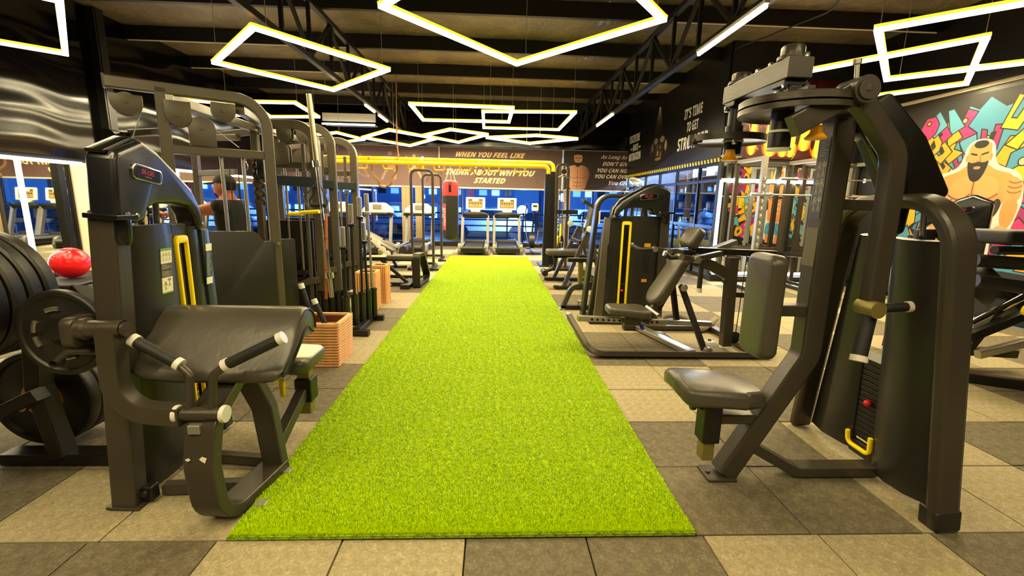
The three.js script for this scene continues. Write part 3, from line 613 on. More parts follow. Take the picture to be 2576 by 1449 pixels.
// ================= pec fly machine, front right =================
const guideTex = canvasTex(128, 512, (g, w, h) => {
  g.fillStyle = '#2c2820'; g.fillRect(0, 0, w, h); g.fillStyle = '#8d7f4c'; for (let i = 0; i < 6; i++) g.fillRect(20, 24 + i * 16, 50 + (i * 29) % 46, 5);
  g.strokeStyle = '#8d7f4c'; for (let r = 0; r < 3; r++) { figureIcon(g, 38, 200 + r * 110, 96, r % 2); figureIcon(g, 92, 196 + r * 110, 96, (r + 1) % 2); }
});
{
  const t = thing('pec_fly_machine', 'tall black pec fly machine with overhead cams and a low seat at the near right', 'gym machine', [1.6, 0, -2.1]);
  const P = (n, g, m, l) => wpart(n, g, m, t, l);
  const Z0 = -2.06;
  P('main_post', bar([[1.205, .02, Z0], [1.55, .66, Z0], [1.545, 1.0, Z0], [1.545, 1.76, Z0]], .1, .1, [0, 0, 1], .14, .012), M.steel);
  P('foot_plate', [frameAt(slab(roundShape([[-.08, -.07], [.07, -.07], [.07, .07], [-.08, .07]], .01), .014, .003), [1.18, .008, Z0], [1, 0, 0], [0, 0, 1]), rod([1.125, .012, Z0], [1.125, .026, Z0], .012, 8)], M.steel);
  P('guide_label', [frameAt(new THREE.PlaneGeometry(.07, .36), [1.4935, 1.5, Z0], [0, 0, 1], [0, 1, 0])].map(g => g.translate(-.0006, 0, 0)), std({ map: guideTex, roughness: .4 }), 'dim exercise drawings on the post');
  P('post_label', [cbox(1.492, 1.4945, 1.1, 1.28, -2.1, -2.02, 0)], std({ color: 0x5a5026, roughness: .5 }), 'faded yellowish warning label');
  P('seat_arm', bar([[1.13, .325, Z0], [1.42, .325, Z0]], .07, .05, [0, 0, 1]), M.steel);
  P('seat_sleeve', cbox(1.055, 1.145, .2, .4, Z0 - .05, Z0 + .05, .01), M.steelDark);
  P('seat_post', cbox(1.07, 1.13, .1, .46, Z0 - .032, Z0 + .032, .004), M.olive, 'brassy worn seat post');
  P('adjust_knob', [turned([[.014, 0], [.014, .03], [.022, .034], [.022, .055], [0, .058]], [1.055, .385, Z0], [-1, 0, 0], 14), turned([[.02, 0], [.02, .008], [0, .008]], [1.05, .385, Z0], [-1, 0, 0], 14)], M.plastic);
  {
    const sh = roundShape([[-.215, -.05], [-.19, -.17], [.09, -.17], [.22, -.12], [.22, .12], [.09, .17], [-.19, .17], [-.215, .05]], [.1, .07, .09, .06, .06, .09, .07, .1]);
    const g = slab(sh, .085, .028, 4).rotateX(-Math.PI / 2); const p = g.attributes.position;
    for (let i = 0; i < p.count; i++) { const x = p.getX(i), z = p.getZ(i); p.setY(i, p.getY(i) - .4 * Math.max(0, x - .05) * Math.max(0, x - .05) + .018 * Math.cos(z * 18) * (x < .1 ? 1 : .3) - Math.max(0, x) * .16); }
    g.computeVertexNormals(); P('seat', toCreasedNormals(g, .8).translate(1.105, .5, Z0 - .01), M.vinyl, 'black saddle seat');
  }
  P('base_bar', bar([[1.3, .19, Z0], [1.57, .035, Z0], [2.0, .035, Z0]], .09, .05, [0, 0, 1], .1), M.steel);
  P('back_pad_bar', bar([[1.34, .885, Z0], [1.55, .885, Z0]], .07, .055, [0, 0, 1]), M.steel);
  { const g = slab(roundShape([[-.11, -.25], [.11, -.25], [.11, .25], [-.11, .25]], .05), .085, .028, 4).rotateY(-Math.PI / 2); P('chest_pad', g.translate(1.3, .905, Z0), M.vinyl, 'tall narrow black chest pad'); }
  P('stay', bar([[1.6, 1.39, Z0], [1.85, 1.385, Z0]], .06, .05, [0, 0, 1]), M.steel);
  P('upper_link', frameAt(slab(roundShape([[1.6, 1.78], [1.73, 1.88], [1.93, 1.695], [2.09, 1.455], [2.05, 1.4], [1.84, 1.42], [1.82, 1.475], [1.695, 1.68], [1.6, 1.7]], .03), .12, .01), [0, 0, Z0 - .02], [1, 0, 0], [0, 1, 0]), M.steelDark);
  // tower: arched loop leaning in, shroud and slot facing the seat
  const tw = new THREE.Group(); tw.name = 'tower'; tw.rotation.order = 'YXZ'; tw.rotation.set(.115, -Math.PI / 2, 0); tw.position.set(.40, 0, .44); t.add(tw);
  // local x runs away from the camera (-z), local z points to the seat (-x)
  const F = s => -s;
  part('loop_frame', bar([[F(.0), 0, .015], [F(.05), 1.42, .015], [F(.6), 1.42, .015], [F(.93), 0.02, .015]], .115, .06, [0, 0, 1], .2, .02), M.steel, tw);
  part('side_plate', cbox(F(-.03), F(.06), 0, .1, -.045, .072, .012), M.shroud, tw);
  const cols = [[.06, .09, -.05], [.12, .13, -.02], [.2, .2, .012], [.3, .29, .02], [.38, .345, .004], [.42, .38, -.02]], cols2 = [[.56, .45, -.02], [.6, .475, -.005], [.74, .52, .012], [.86, .565, -.01], [.89, .585, -.04]];
  const pan = (c, y0, y1) => loft([[...c.map(([a, b, z]) => V(F(a), y0, z)), ...c.slice().reverse().map(([a, b, z]) => V(F(a), y0, z - .025))], [...c.map(([a, b, z]) => V(F(b), y1, z)), ...c.slice().reverse().map(([a, b, z]) => V(F(b), y1, z - .025))]], .9);
  part('shroud', [pan(cols, .03, 1.25), pan(cols2, .06, 1.25)], M.shroud, tw);
  part('slot_floor', cbox(F(.41), F(.58), .04, .12, -.05, -.022, .004), M.shroud, tw);
  const plate = box(.26, .027, .1, F(.47), 0, -.075, .003); for (let i = 0; i < 15; i++) { const p = part('weight_plate', plate, M.stack, tw); p.position.y = .16 + i * .031; }
  part('selector_pin', new THREE.SphereGeometry(.018, 12, 8).translate(F(.455), .375, -.01), M.red, tw, 'red selector pin');
  part('slot_end', bar([[F(.41), .2, -.0], [F(.415), .1, .0], [F(.56), .1, .0], [F(.56), .17, 0]], .02, .02, [0, 0, 1], .03), M.yellow, tw, 'yellow slot end');
  part('guide_rod', rod([F(.2), 1.0, -.08], [F(.2), 1.42, -.08], .012), M.chrome, tw); part('guide_rod', rod([F(.3), .2, -.08], [F(.3), 1.42, -.08], .012), M.chrome, tw);
  // overhead beam, cams, bearings
  P('cam_beam', cbox(1.2, 1.305, 1.895, 1.98, -2.47, -1.93, .005), M.steel);
  for (const [z, h] of [[-2.4, .045], [-2.0, .05]]) P('beam_cap', turned([[.058, 0], [.058, .014], [.046, .016], [.046, h], [.04, h + .008], [0, h + .008]], [1.253, 1.98, z], [0, 1, 0], 24), M.steel);
  for (const [x, z] of [[1.225, -2.2], [1.28, -1.95], [1.225, -2.45], [1.225, -2.1]]) P('bolt', turned([[.014, 0], [.014, .014], [.009, .02], [0, .02]], [x, 1.98, z], [0, 1, 0], 8), M.satin);
  P('cam', [turned([[0, -.008], [.215, -.008], [.232, -.022], [.236, -.022], [.236, .0], [.215, .008], [0, .008]], [1.33, 1.79, -2.04], [0, 1, 0], 44), turned([[.19, .008], [.236, .008], [.236, .035], [.228, .04], [.2, .014]], [1.33, 1.79, -2.04], [0, 1, 0], 44)], M.steel, 'large round cam');
  P('cam', [turned([[0, -.01], [.17, -.01], [.19, -.02], [.19, .012], [.17, .012], [0, .01]], [1.22, 1.715, -2.42], [0, 1, 0], 40)], M.steel);
  const cam = (r, th, a0, a1) => { const o = []; for (let i = 0; i <= 28; i++) { const a = rad(a0 + (a1 - a0) * i / 28); o.push([r * Math.cos(a), r * Math.sin(a)]); } for (let i = 28; i >= 0; i--) { const a = rad(a0 + (a1 - a0) * i / 28); o.push([r * .72 * Math.cos(a), r * .72 * Math.sin(a)]); } return slab(o, th, .004).rotateX(-Math.PI / 2); };
  P('cam_rim', [cam(.27, .05, -50, 60).translate(1.36, 1.87, -2.25)], M.steel);
  P('cam_rib', [cbox(1.2, 1.46, 1.8, 1.835, -2.055, -2.025, .004), cbox(1.24, 1.27, 1.8, 1.85, -2.2, -1.85, .004)], M.steel);
  for (const [z, y0] of [[-2.02, 1.62], [-2.42, 1.63]]) { P('pivot_shaft', [rod([1.255, y0, z], [1.255, 1.9, z], .036, 20), rod([1.255, y0 + .01, z], [1.255, 1.78, z], .045, 22)], M.steelDark); P('shaft_ring', rod([1.255, y0 + .07, z], [1.255, y0 + .08, z], .05, 24), M.cap, 'pale ring'); P('shaft_ring', rod([1.255, y0 - .004, z], [1.255, y0 + .006, z], .05, 24), M.cap, 'pale ring'); }
  P('clamp', [box(.1, .03, .09, 1.255, 1.885, -2.0, .006), box(.1, .03, .09, 1.255, 1.885, -2.4, .006), box(.06, .05, .05, 1.255, 1.85, -1.97, .01)], M.steelDark);
  P('end_hook', [turned([[.0, 0], [.025, 0], [.025, .05], [0, .05]], [1.04, 1.68, -2.42], [0, 1, 0], 14), box(.05, .02, .04, 1.05, 1.7, -2.4, .004)], M.steel);
  for (const [x, y, z] of [[1.21, 1.88, -1.96], [1.3, 1.88, -1.95], [1.21, 1.88, -2.44], [1.3, 1.88, -2.44], [1.43, 1.775, -2.0], [1.2, 1.7, -2.3]]) P('bolt', turned([[.012, 0], [.012, .02], [.008, .026], [0, .026]], [x, y, z], [0, -1, 0], 8), M.chrome);
  for (const [x, y, z] of [[1.215, 1.60, -2.36], [1.355, 1.655, -1.93]]) P('bumper', turned([[0, 0], [.04, 0], [.043, .007], [.036, .013], [.024, .028], [.022, .055], [0, .055]], [x, y, z], [0, 1, 0], 20), M.yellowCup, 'yellow rubber bumper');
  // near arm with its pivot and grips
  P('arm_beam', bar([[1.2, 1.69, -1.86], [1.44, 1.83, -1.86]], .05, .085, [0, 0, 1]), M.steel);
  P('arm_pivot', [rod([1.445, 1.83, -1.92], [1.445, 1.83, -1.80], .052, 28), rod([1.445, 1.83, -1.80], [1.445, 1.83, -1.792], .04, 28), turned([[.008, 0], [.014, .004], [.008, .008], [0, .008]], [1.445, 1.83, -1.795], [0, 0, 1], 12)], M.steel);
  P('swing_arm', bar([[1.46, 1.82, -1.87], [1.655, 1.6, -1.87], [1.665, 1.45, -1.87], [1.67, .95, -1.87]], .07, .075, [0, 0, 1], .12, .01), M.steel);
  P('cover_plate', [frameAt(slab(roundShape([[-.02, -.05], [.2, -.3], [.26, -.45], [.25, -.6], [.2, -.6], [.18, -.44], [-.05, -.1]], .05), .04, .01), [1.62, 1.86, -2.0], [1, 0, 0], [0, 1, 0])], M.plastic);
  P('adjust_pin', [turned([[.008, 0], [.008, .05], [.016, .052], [.016, .07], [0, .072]], [1.445, 1.885, -1.87], [-.1, 1, 0], 12)], M.satin);
  P('grip_hub', rod([1.65, .945, -1.90], [1.65, .945, -1.80], .036, 22), M.olive, 'brassy round hub');
  P('hand_grip', rod([1.67, .94, -1.86], [1.81, .955, -1.84], .02, 16), M.grip); P('grip_cap', [rod([1.808, .955, -1.84], [1.826, .957, -1.838], .024, 16)], M.cap, 'pale grip cap');
  P('hand_grip', rod([1.665, .92, -1.86], [1.615, .73, -1.82], .03, 18), M.grip); P('grip_cap', [rod([1.617, .737, -1.821], [1.611, .712, -1.815], .034, 18)], M.cap, 'pale grip cap');
}
// ================= cable station on the left =================
{
  const t = thing('cable_station', 'big grey multi-tower cable station with bent tube frames on the left', 'gym machine', [-2.2, 0, -4.4]);
  // local axes of a tower: x along its rail (0 = outer end of the rail), y up
  const grp = (x, z, turn) => { const g = new THREE.Group(); g.name = 'cable_tower'; g.position.set(x + 2.2, 0, z + 4.4); g.rotation.y = turn; t.add(g); return g; };
  const cover = (w, h, x, y, z, up) => { const a = []; for (let i = 0; i <= 12; i++) { const q = Math.PI * i / 12; a.push([w / 2 * Math.cos(q), (up ? 1 : -1) * w / 2 * Math.sin(q)]); } const sh = up ? [[w / 2, -h + w / 2], ...a, [-w / 2, -h + w / 2]] : [[-w / 2, h - w / 2], ...a.reverse(), [w / 2, h - w / 2]]; return [slab(shape(sh), .012, .002).translate(x, y, z + .03), slab(shape(sh), .012, .002).translate(x, y, z - .03), rod([x, y, z - .045], [x, y, z + .045], .012, 10), rod([x, y, z - .02], [x, y, z + .02], w * .36, 20)]; };
  const S = M.frameGrey;
  {                                                          // tower A: the nearest, turned 55 degrees
    const g = grp(-2.497, -3.165, rad(90 - 55.3)), H = 2.07;
    part('top_rail', bar([[0, H, 0], [.94, H + .0, 0], [.915, 0, 0]].map((p, i) => i == 1 ? [.915, H, 0] : p), .06, .075, [0, 0, 1], .2, .008), S, g);
    part('end_plate', box(.012, .085, .07, 0, H, 0, .003), S, g);
    part('upright', bar([[.285, 0, 0], [.285, H, 0]], .06, .07, [0, 0, 1]), S, g);
    part('cross_bar', bar([[.3, 1.675, 0], [.89, 1.675, 0]], .05, .06, [0, 0, 1]), S, g);
    part('base_bar', bar([[.0, .035, 0], [1.0, .035, 0]], .06, .06, [0, 0, 1]), S, g);
    part('shroud_panel', slab(roundShape([[.31, .25], [.9, .25], [.9, 1.02], [.82, 1.02], [.78, 1.1], [.31, 1.11]], [.01, .02, .02, .03, .08, .02]), .03, .004).translate(0, 0, .03), M.shroud, g);
    part('side_panel', slab(roundShape([[.87, .25], [1.06, .3], [1.06, 1.03], [.87, 1.03]], .01), .02, .003).translate(0, 0, -.02), M.shroud, g);
    part('pulley', cover(.17, .13, .1, 1.955, 0, false), S, g); part('pulley', cover(.15, .17, .37, 1.9, .01, false), S, g); part('pulley', cover(.15, .13, .64, 1.965, 0, false), S, g); part('pulley', cover(.16, .2, .5, 1.83, 0, true), S, g);
    for (const x of [.6, .74]) part('guide_rod', rod([x, .4, -.02], [x, 1.66, -.02], .0125), M.satin, g);
    for (const x of [.645, .7]) part('pull_cable', rod([x, 1.0, .0], [x, 1.66, 0], .003, 6), M.cable, g);
    part('pull_cable', [rod([.44, 1.95, .0], [.72, 1.72, 0], .004, 6), rod([.17, 1.9, 0], [.04, 1.55, .0], .004, 6)], M.satin, g);
    part('corner_plate', [box(.05, .05, .07, .33, 2.01, 0, .006), turned([[.012, 0], [.012, .012], [0, .014]], [.93, 1.0, .04], [0, 0, 1], 10)], M.satin, g);
    part('weight_stack', [0, 1, 2, 3, 4, 5, 6, 7, 8, 9].map(i => box(.22, .032, .1, .67, .42 + i * .036, -.03, .003)), M.stack, g);
  }
  const outer = (x, z, turn, H, W, o = {}) => {              // tower with the bent upright on the lane side at local x = 0, running to -x
    const g = grp(x, z, turn);
    part('frame', bar([[-W, H, 0], [0, H, 0], [0, 0, 0]], .075, .09, [0, 0, 1], .2, .01), S, g);
    part('inner_frame', [bar([[-.1, .12, .05], [-.1, 1.45, .05]], .03, .035, [0, 0, 1]), bar([[-.1, 1.62, .05], [-.1, 1.9, .05]], .03, .035, [0, 0, 1]), box(.05, .06, .05, -.095, 1.6, .05, .005), box(.05, .06, .05, -.095, 1.44, .05, .005)], S, g);
    part('upright', bar([[-W, 0, 0], [-W, H, 0]], .06, .07, [0, 0, 1]), S, g);
    part('cross_bar', bar([[-W, 1.69, 0], [-.03, 1.69, 0]], .05, .065, [0, 0, 1]), S, g);
    part('sloped_bar', bar([[-W, 1.57, .05], [-.35, 1.53, .05], [.02, 1.52, .05]], .05, .1, [0, 0, 1]), M.slate, g, 'blue grey sloped bar');
    part('base_bar', bar([[-W - .1, .035, 0], [.06, .035, 0]], .06, .07, [0, 0, 1]), S, g);
    part('pulley', cover(.16, .22, -.33, 1.83, .02, true), S, g); part('pulley', cover(.15, .14, -.3, H - .1, 0, false), S, g);
    for (const k of [-.33, -.2]) part('guide_rod', rod([k, .2, .0], [k, 1.66, 0], .0125), M.satin, g);
    for (let i = 0; i < 12; i++) { const p = part('stack_plate', box(.28, .034, .12, -.29, 0, 0, .003), M.stack, g); p.position.y = .1 + i * .037; }
    part('stack_head', [box(.28, .05, .12, -.29, .57, 0, .006), ...cover(.07, .1, -.29, .66, 0, true), rod([-.35, .56, 0], [-.35, .63, 0], .018, 12), rod([-.22, .56, 0], [-.22, .63, 0], .018, 12)], M.steelDark, g);
    part('rear_panel', cbox(-W, -.1, .1, 1.12, -.07, -.05, .003), M.shroud, g);
    part('low_strut', bar([[-.42, .36, .08], [-.12, .48, .08], [.0, .5, .05]], .03, .07, [0, 0, 1], .03), S, g);
    return g;
  };
  outer(-1.84, -4.88, rad(-4), 2.09, .62);
  outer(-1.93, -5.62, rad(8), 2.17, .6);
  outer(-1.86, -6.25, rad(-3), 2.1, .6);
  // beams tying the towers together overhead, and the far side towers
  const P = (n, g, m, l) => wpart(n, g, m, t, l);
  P('tie_beam', bar([[-2.26, 2.02, -3.4], [-2.5, 2.05, -5.3]], .06, .07, [0, 1, 0].map((v, i) => [1, 0, 0][i])), S); P('tie_beam', bar([[-1.9, 2.0, -3.62], [-2.35, 2.05, -5.1]], .06, .07, [1, 0, 0]), S);
  P('tie_beam', bar([[-2.5, 2.05, -4.9], [-2.5, 2.1, -6.3]], .06, .07, [1, 0, 0]), S); P('tie_beam', bar([[-3.3, 1.98, -5.3], [-2.4, 2.06, -5.1]], .06, .07, [0, 0, 1]), S);
  P('far_frame', [bar([[-3.35, 0, -5.3], [-3.3, 1.98, -5.3], [-2.75, 1.98, -5.15]], .07, .06, [0, 0, 1], .12), bar([[-3.3, 1.6, -5.3], [-2.8, 1.62, -5.15]], .05, .06, [0, 0, 1])], S);
  P('far_frame', [bar([[-3.1, 0, -6.6], [-3.1, 2.0, -6.6], [-2.5, 2.05, -6.4]], .07, .06, [0, 0, 1], .12)], S);
  P('hook_pulley', [rod([-2.72, 1.76, -3.55], [-2.72, 1.76, -3.42], .05, 20), rod([-2.72, 1.76, -3.49], [-2.72, 1.62, -3.49], .02, 10), box(.04, .16, .06, -2.66, 1.72, -3.5, .008)], M.steelDark);
  P('hook_arm', bar([[-2.66, 1.8, -3.55], [-2.3, 1.8, -3.4]], .04, .05, [0, 0, 1]), S);
  P('bumper_ball', new THREE.SphereGeometry(.033, 16, 12).translate(-2.6, 1.66, -3.42), M.cap, 'white ball stop');
}
// ----- handles hung on the cable station -----
{
  const t = thing('cable_attachment', 'yellow foam bar handle hanging from the cable station', 'cable attachment', [-1.75, 1.21, -4.45]);
  wpart('hand_grip', [rod([-1.86, 1.22, -4.47], [-1.67, 1.235, -4.44], .018, 14), rod([-1.98, 1.205, -4.5], [-1.84, 1.21, -4.47], .02, 14)], M.yellow, t); wpart('strap', [pipe([[-1.75, 1.5, -4.62], [-1.85, 1.36, -4.52], [-1.75, 1.22, -4.45]], .008, .02, 6)], M.black, t);
  const u = thing('cable_attachment', 'black triangle strap handle hanging from the nearest bent tower', 'cable attachment', [-1.72, 1.27, -4.62]);
  wpart('hand_grip', rod([-1.82, 1.29, -4.64], [-1.66, 1.29, -4.62], .02, 14), M.grip, u); wpart('strap', [pipe([[-1.74, 1.5, -4.68], [-1.84, 1.33, -4.65], [-1.82, 1.29, -4.64]], .011, .02, 6), pipe([[-1.74, 1.5, -4.68], [-1.655, 1.33, -4.63], [-1.66, 1.29, -4.62]], .006, .02, 6)], M.black, u);
  const c = thing('carabiner', 'chrome carabiner clip hanging under the cross bar of the nearest cable tower', 'carabiner', [-1.98, 1.58, -3.72]);
  const loop = []; for (let i = 0; i <= 20; i++) { const a = i / 20 * 2 * Math.PI; loop.push([-1.95 + .016 * Math.cos(a) * (1.2 - .3 * Math.sin(a)), 1.60 + .034 * Math.sin(a), -3.72]); } wpart('clip', sweep(loop.map(vv), profCirc(.0045, 8), [0, 0, 1]), M.chrome, c);
  wpart('strap', rod([-1.95, 1.63, -3.72], [-1.95, 1.7, -3.72], .012, 8), M.red, c);
  const r = thing('rope_attachment', 'dark braided triceps rope hanging on the nearest cable tower', 'rope attachment', [-1.93, 1.3, -3.85]);
  wpart('rope', [0, 1].map(k => { const p = []; for (let i = 0; i <= 30; i++) p.push([-1.945 + .05 * k + .012 * Math.sin(i * 1.1 + k * 2), 1.66 - .012 * i, -3.85 + .012 * Math.cos(i * 1.1 + k * 2)]); return sweep(p.map(vv), profCirc(.013, 7)); }), std({ color: 0x3a2e18, roughness: .9 }), r);
  wpart('cuff', [rod([-1.9, 1.66, -3.86], [-1.9, 1.52, -3.86], .035, 14)], M.plastic, r);
}
// ================= weight towers and chest press, mid right =================
{
  const t = thing('pulldown_machine', 'black weight-stack tower with a yellow slot beside the right edge of the turf', 'gym machine', [1.6, 0, -5.1]);
  const tw = new THREE.Group(); tw.name = 'tower'; tw.position.set(.37, 0, .12); t.add(tw);
  tower(tw, -1, { slate: M.frameGrey, depth: .2, headZ: -.06, headX: .03, headS: .93 });
  const P = (n, g, m, l) => wpart(n, g, m, t, l);
  P('rear_loop', bar([[1.12, 0, -5.38], [1.24, 1.46, -5.38], [1.78, 1.46, -5.38], [1.93, 0, -5.38]], .15, .05, [0, 0, 1], .16, .015), M.shroud);
  P('rear_panel', cbox(1.33, 1.9, .05, 1.2, -5.4, -5.36, .01), M.shroud); P('side_panel', slab(shape([[1.14, .02], [1.2, .02], [1.33, 1.2], [1.28, 1.2]]), .06, .01).translate(0, 0, -5.2), M.steel);
  P('holder', cbox(1.235, 1.25, 1.13, 1.28, -5.29, -5.27, .003), M.cream, 'pale card on the rear loop');
  P('base_plate', cbox(1.12, 2.02, 0, .03, -5.45, -4.95, .006), M.steelDark);
}
{
  const t = thing('chest_press_machine', 'chest press with a black backrest, curved floor rails and forward grips, right of the turf', 'gym machine', [1.7, 0, -4.2]);
  const P = (n, g, m, l) => wpart(n, g, m, t, l);
  P('floor_rail', bar([[.74, .3, -4.15], [.9, .035, -3.84], [1.2, .035, -3.84], [2.55, .035, -3.84]], .09, .05, [0, .3, 1], .18), M.steel);
  P('floor_rail', bar([[1.45, .035, -4.75], [2.5, .035, -4.75]], .08, .05, [0, 0, 1]), M.steel); P('cross_rail', bar([[1.62, .035, -4.72], [1.84, .035, -3.88]], .05, .09, [0, 1, 0]), M.satin); P('cross_rail', bar([[2.45, .035, -4.75], [2.45, .035, -3.84]], .05, .08, [0, 1, 0]), M.steel);
  P('rail_end', box(.05, .03, .09, .735, .315, -4.16, .006), M.silver, 'worn rail end');
  P('slide_rail', bar([[.82, .285, -4.15], [2.2, .2, -4.3]], .06, .05, [0, 0, 1]), M.satin, 'pale punched slide rail');
  P('rail_hole', Array.from({ length: 9 }, (_, i) => { const k = [.1, .14, .18, .22, .26, .3, .5, .54, .58][i]; return rod([.82 + 1.38 * k, .285 - .085 * k, -4.119 - .15 * k], [.82 + 1.38 * k, .285 - .085 * k, -4.11 - .15 * k], .011, 10); }), M.black);
  { const g = slab(roundShape([[-.2, -.12], [.2, -.2], [.2, .2], [-.2, .12]], .07), .075, .026, 4).rotateX(-Math.PI / 2); P('seat', g.rotateZ(-.06).translate(1.3, .36, -4.17), M.vinyl); }
  P('seat_carriage', [box(.16, .1, .14, 1.35, .275, -4.18, .01), bar([[1.47, .25, -4.12], [1.56, .42, -4.14]], .05, .06, [0, 0, 1])], M.steel); P('seat_knob', turned([[.02, 0], [.02, .03], [.012, .05], [0, .05]], [1.43, .22, -4.1], [0, -.2, 1], 14), std({ color: 0x2433a8, roughness: .4 }), 'blue knob');
  P('side_peg', rod([1.47, .41, -4.12], [1.54, .36, -3.98], .02, 12), M.satin);
  const tilt = g => g.applyMatrix4(new THREE.Matrix4().makeBasis(V(0, 0, -1), V(.5, .866, 0), V(.866, -.5, 0)));
  { const g = slab(roundShape([[-.17, -.28], [.17, -.28], [.14, .28], [-.14, .28]], [.13, .13, .1, .1]), .1, .035, 4); tilt(g); P('backrest', g.translate(1.68, .66, -4.2), M.vinyl); }
  { const g = slab(roundShape([[-.14, -.1], [.14, -.1], [.14, .1], [-.14, .1]], .05), .1, .035, 4); tilt(g); P('headrest', g.translate(1.885, 1.07, -4.2), M.vinyl); }
  P('back_frame', [bar([[1.6, .36, -4.2], [1.95, 1.06, -4.2]], .08, .05, [0, 0, 1]), box(.12, .05, .16, 1.84, .93, -4.2, .01)], M.steelDark);
  P('stay', bar([[1.8, .62, -4.15], [1.99, .04, -3.95]], .05, .05, [0, 0, 1]), M.steelDark); P('stay', bar([[1.76, .68, -4.3], [1.86, .2, -4.3]], .05, .05, [0, 0, 1]), M.steelDark);
  for (const [x, y, z] of [[1.79, .61, -4.1], [1.99, .06, -3.9]]) P('pivot_cap', turned([[.034, 0], [.034, .05], [.02, .055], [0, .055]], [x, y, z], [0, 0, 1], 18), M.satin);
  P('main_post', bar([[2.27, .04, -4.1], [2.24, .9, -4.1]], .09, .09, [0, 0, 1]), M.steel); P('top_beam', bar([[1.87, .87, -4.1], [2.05, .82, -4.1], [2.24, .72, -4.1]], .08, .1, [0, 0, 1], .1), M.steel); P('top_rail', bar([[2.1, .93, -4.3], [2.36, 1.03, -4.3]], .1, .05, [0, 0, 1]), M.satin);
  P('rear_beam', bar([[1.9, .95, -4.2], [2.7, .93, -4.2]], .09, .06, [0, 0, 1]), M.steelDark); P('rear_column', bar([[2.6, .03, -3.9], [2.6, .95, -4.0]], .08, .07, [0, 0, 1]), M.steelDark);
  P('cross_link', bar([[2.24, .55, -4.1], [2.6, .55, -4.0]], .05, .05, [0, 0, 1]), M.steelDark);
  for (const [z, x] of [[-3.9, 1.52], [-4.55, 1.46]]) {
    const h = new THREE.Group(); h.name = 'press_arm'; t.add(h);
    wpart('arm', bar([[2.1, .94, z < -4.2 ? -4.4 : -4.05], [1.78, .9, z], [1.66, .92, z]], .05, .05, [0, 0, 1], .08), M.steel, h);
    wpart('hand_grip', pipe([[x, .945, z + (z < -4.2 ? -.12 : 0)], [x + .05, .91, z], [1.68, .92, z]], .021, .05, 12), M.grip, h); wpart('grip_cap', [rod([1.66, .92, z - .03], [1.66, .92, z + .03], .028, 14), rod([x - .012, .95, z - (z < -4.2 ? .12 : 0)], [x + .008, .945, z - (z < -4.2 ? .12 : 0)], .025, 12)], M.satin, h);
    wpart('side_grip', rod([1.86, .9, z], [1.86, .62, z], .022, 14), M.grip, h); wpart('grip_cap', rod([1.86, .64, z], [1.86, .6, z], .027, 14), M.cap, h, 'pale grip cap');
    wpart('pivot', rod([1.8, .9, z - .05], [1.8, .9, z + .06], .03, 16), M.satin, h);
  }
  P('floor_pulley', [rod([2.33, .13, -4.12], [2.33, .13, -4.06], .06, 22), rod([2.33, .13, -4.05], [2.33, .13, -4.13], .02, 12)], M.plastic); P('pull_cable', [rod([2.36, .15, -4.1], [2.38, .95, -4.1], .004, 6)], M.cable);
}
{
  const b = thing('foot_block', 'small pale wedge block lying on the chest press floor rail', 'block', [2.06, .06, -4.0]);
  part('block', slab(roundShape([[-.07, 0], [.07, 0], [.07, .035], [.03, .06], [-.05, .055]], .006), .11, .004), M.white, b); part('knob', rod([0, .055, 0], [0, .075, 0], .016, 12), M.plastic, b);
}
{
  const pts = []; for (let i = 0; i <= 90; i++) { const k = i / 90; pts.push([1.75 + .85 * k + .06 * Math.sin(k * 15), .04 + .035 * Math.abs(Math.sin(k * 9)), -5.05 + .22 * Math.sin(k * 11) + .25 * k]); }
  solo('battle_rope', sweep(pts.map(vv), profCirc(.03, 9)), std({ color: 0x8a7d63, roughness: .9, bumpMap: bumpCrease, bumpScale: .006 }), 'thick pale battle rope heaped on the floor behind the chest press', 'rope');
}
// ================= banners, poster, mural =================
function textLine(g, s, x, y, size, o = {}) {                 // left edge x, baseline y
  g.save(); g.translate(x, y); if (o.skew) g.transform(1, o.rise ?? 0, -o.skew, 1, 0, 0); g.scale(o.sx ?? 1, 1);
  g.font = `${o.style ?? 'bold'} ${size}px ${o.font ?? 'sans-serif'}`; g.textAlign = o.align ?? 'center'; g.fillStyle = o.color ?? '#f2c987';
  if (o.stroke) { g.lineWidth = o.stroke; g.lineJoin = 'round'; g.strokeStyle = g.fillStyle; g.strokeText(s, 0, 0); }
  g.fillText(s, 0, 0); g.restore();
}
const blob = (g, pts, fill) => { g.beginPath(); const n = pts.length; for (let i = 0; i < n; i++) { const a = pts[i], b = pts[(i + 1) % n], m = [(a[0] + b[0]) / 2, (a[1] + b[1]) / 2]; if (!i) { const z = pts[n - 1]; g.moveTo((z[0] + a[0]) / 2, (z[1] + a[1]) / 2); } g.quadraticCurveTo(a[0], a[1], m[0], m[1]); } g.closePath(); g.fillStyle = fill; g.fill(); };
function poster(name, label, geo, map, rough = .5, cat = 'banner', edge) {
  const t = thing(name, label, cat, geo.at, geo.turn); const { w, h } = geo;
  part('board', box(w, h, .02, 0, 0, -.0105, .002), edge ?? M.darkPaint, t); part('print', new THREE.PlaneGeometry(w, h).translate(0, 0, .001), std({ map, roughness: rough }), t); return t;
}
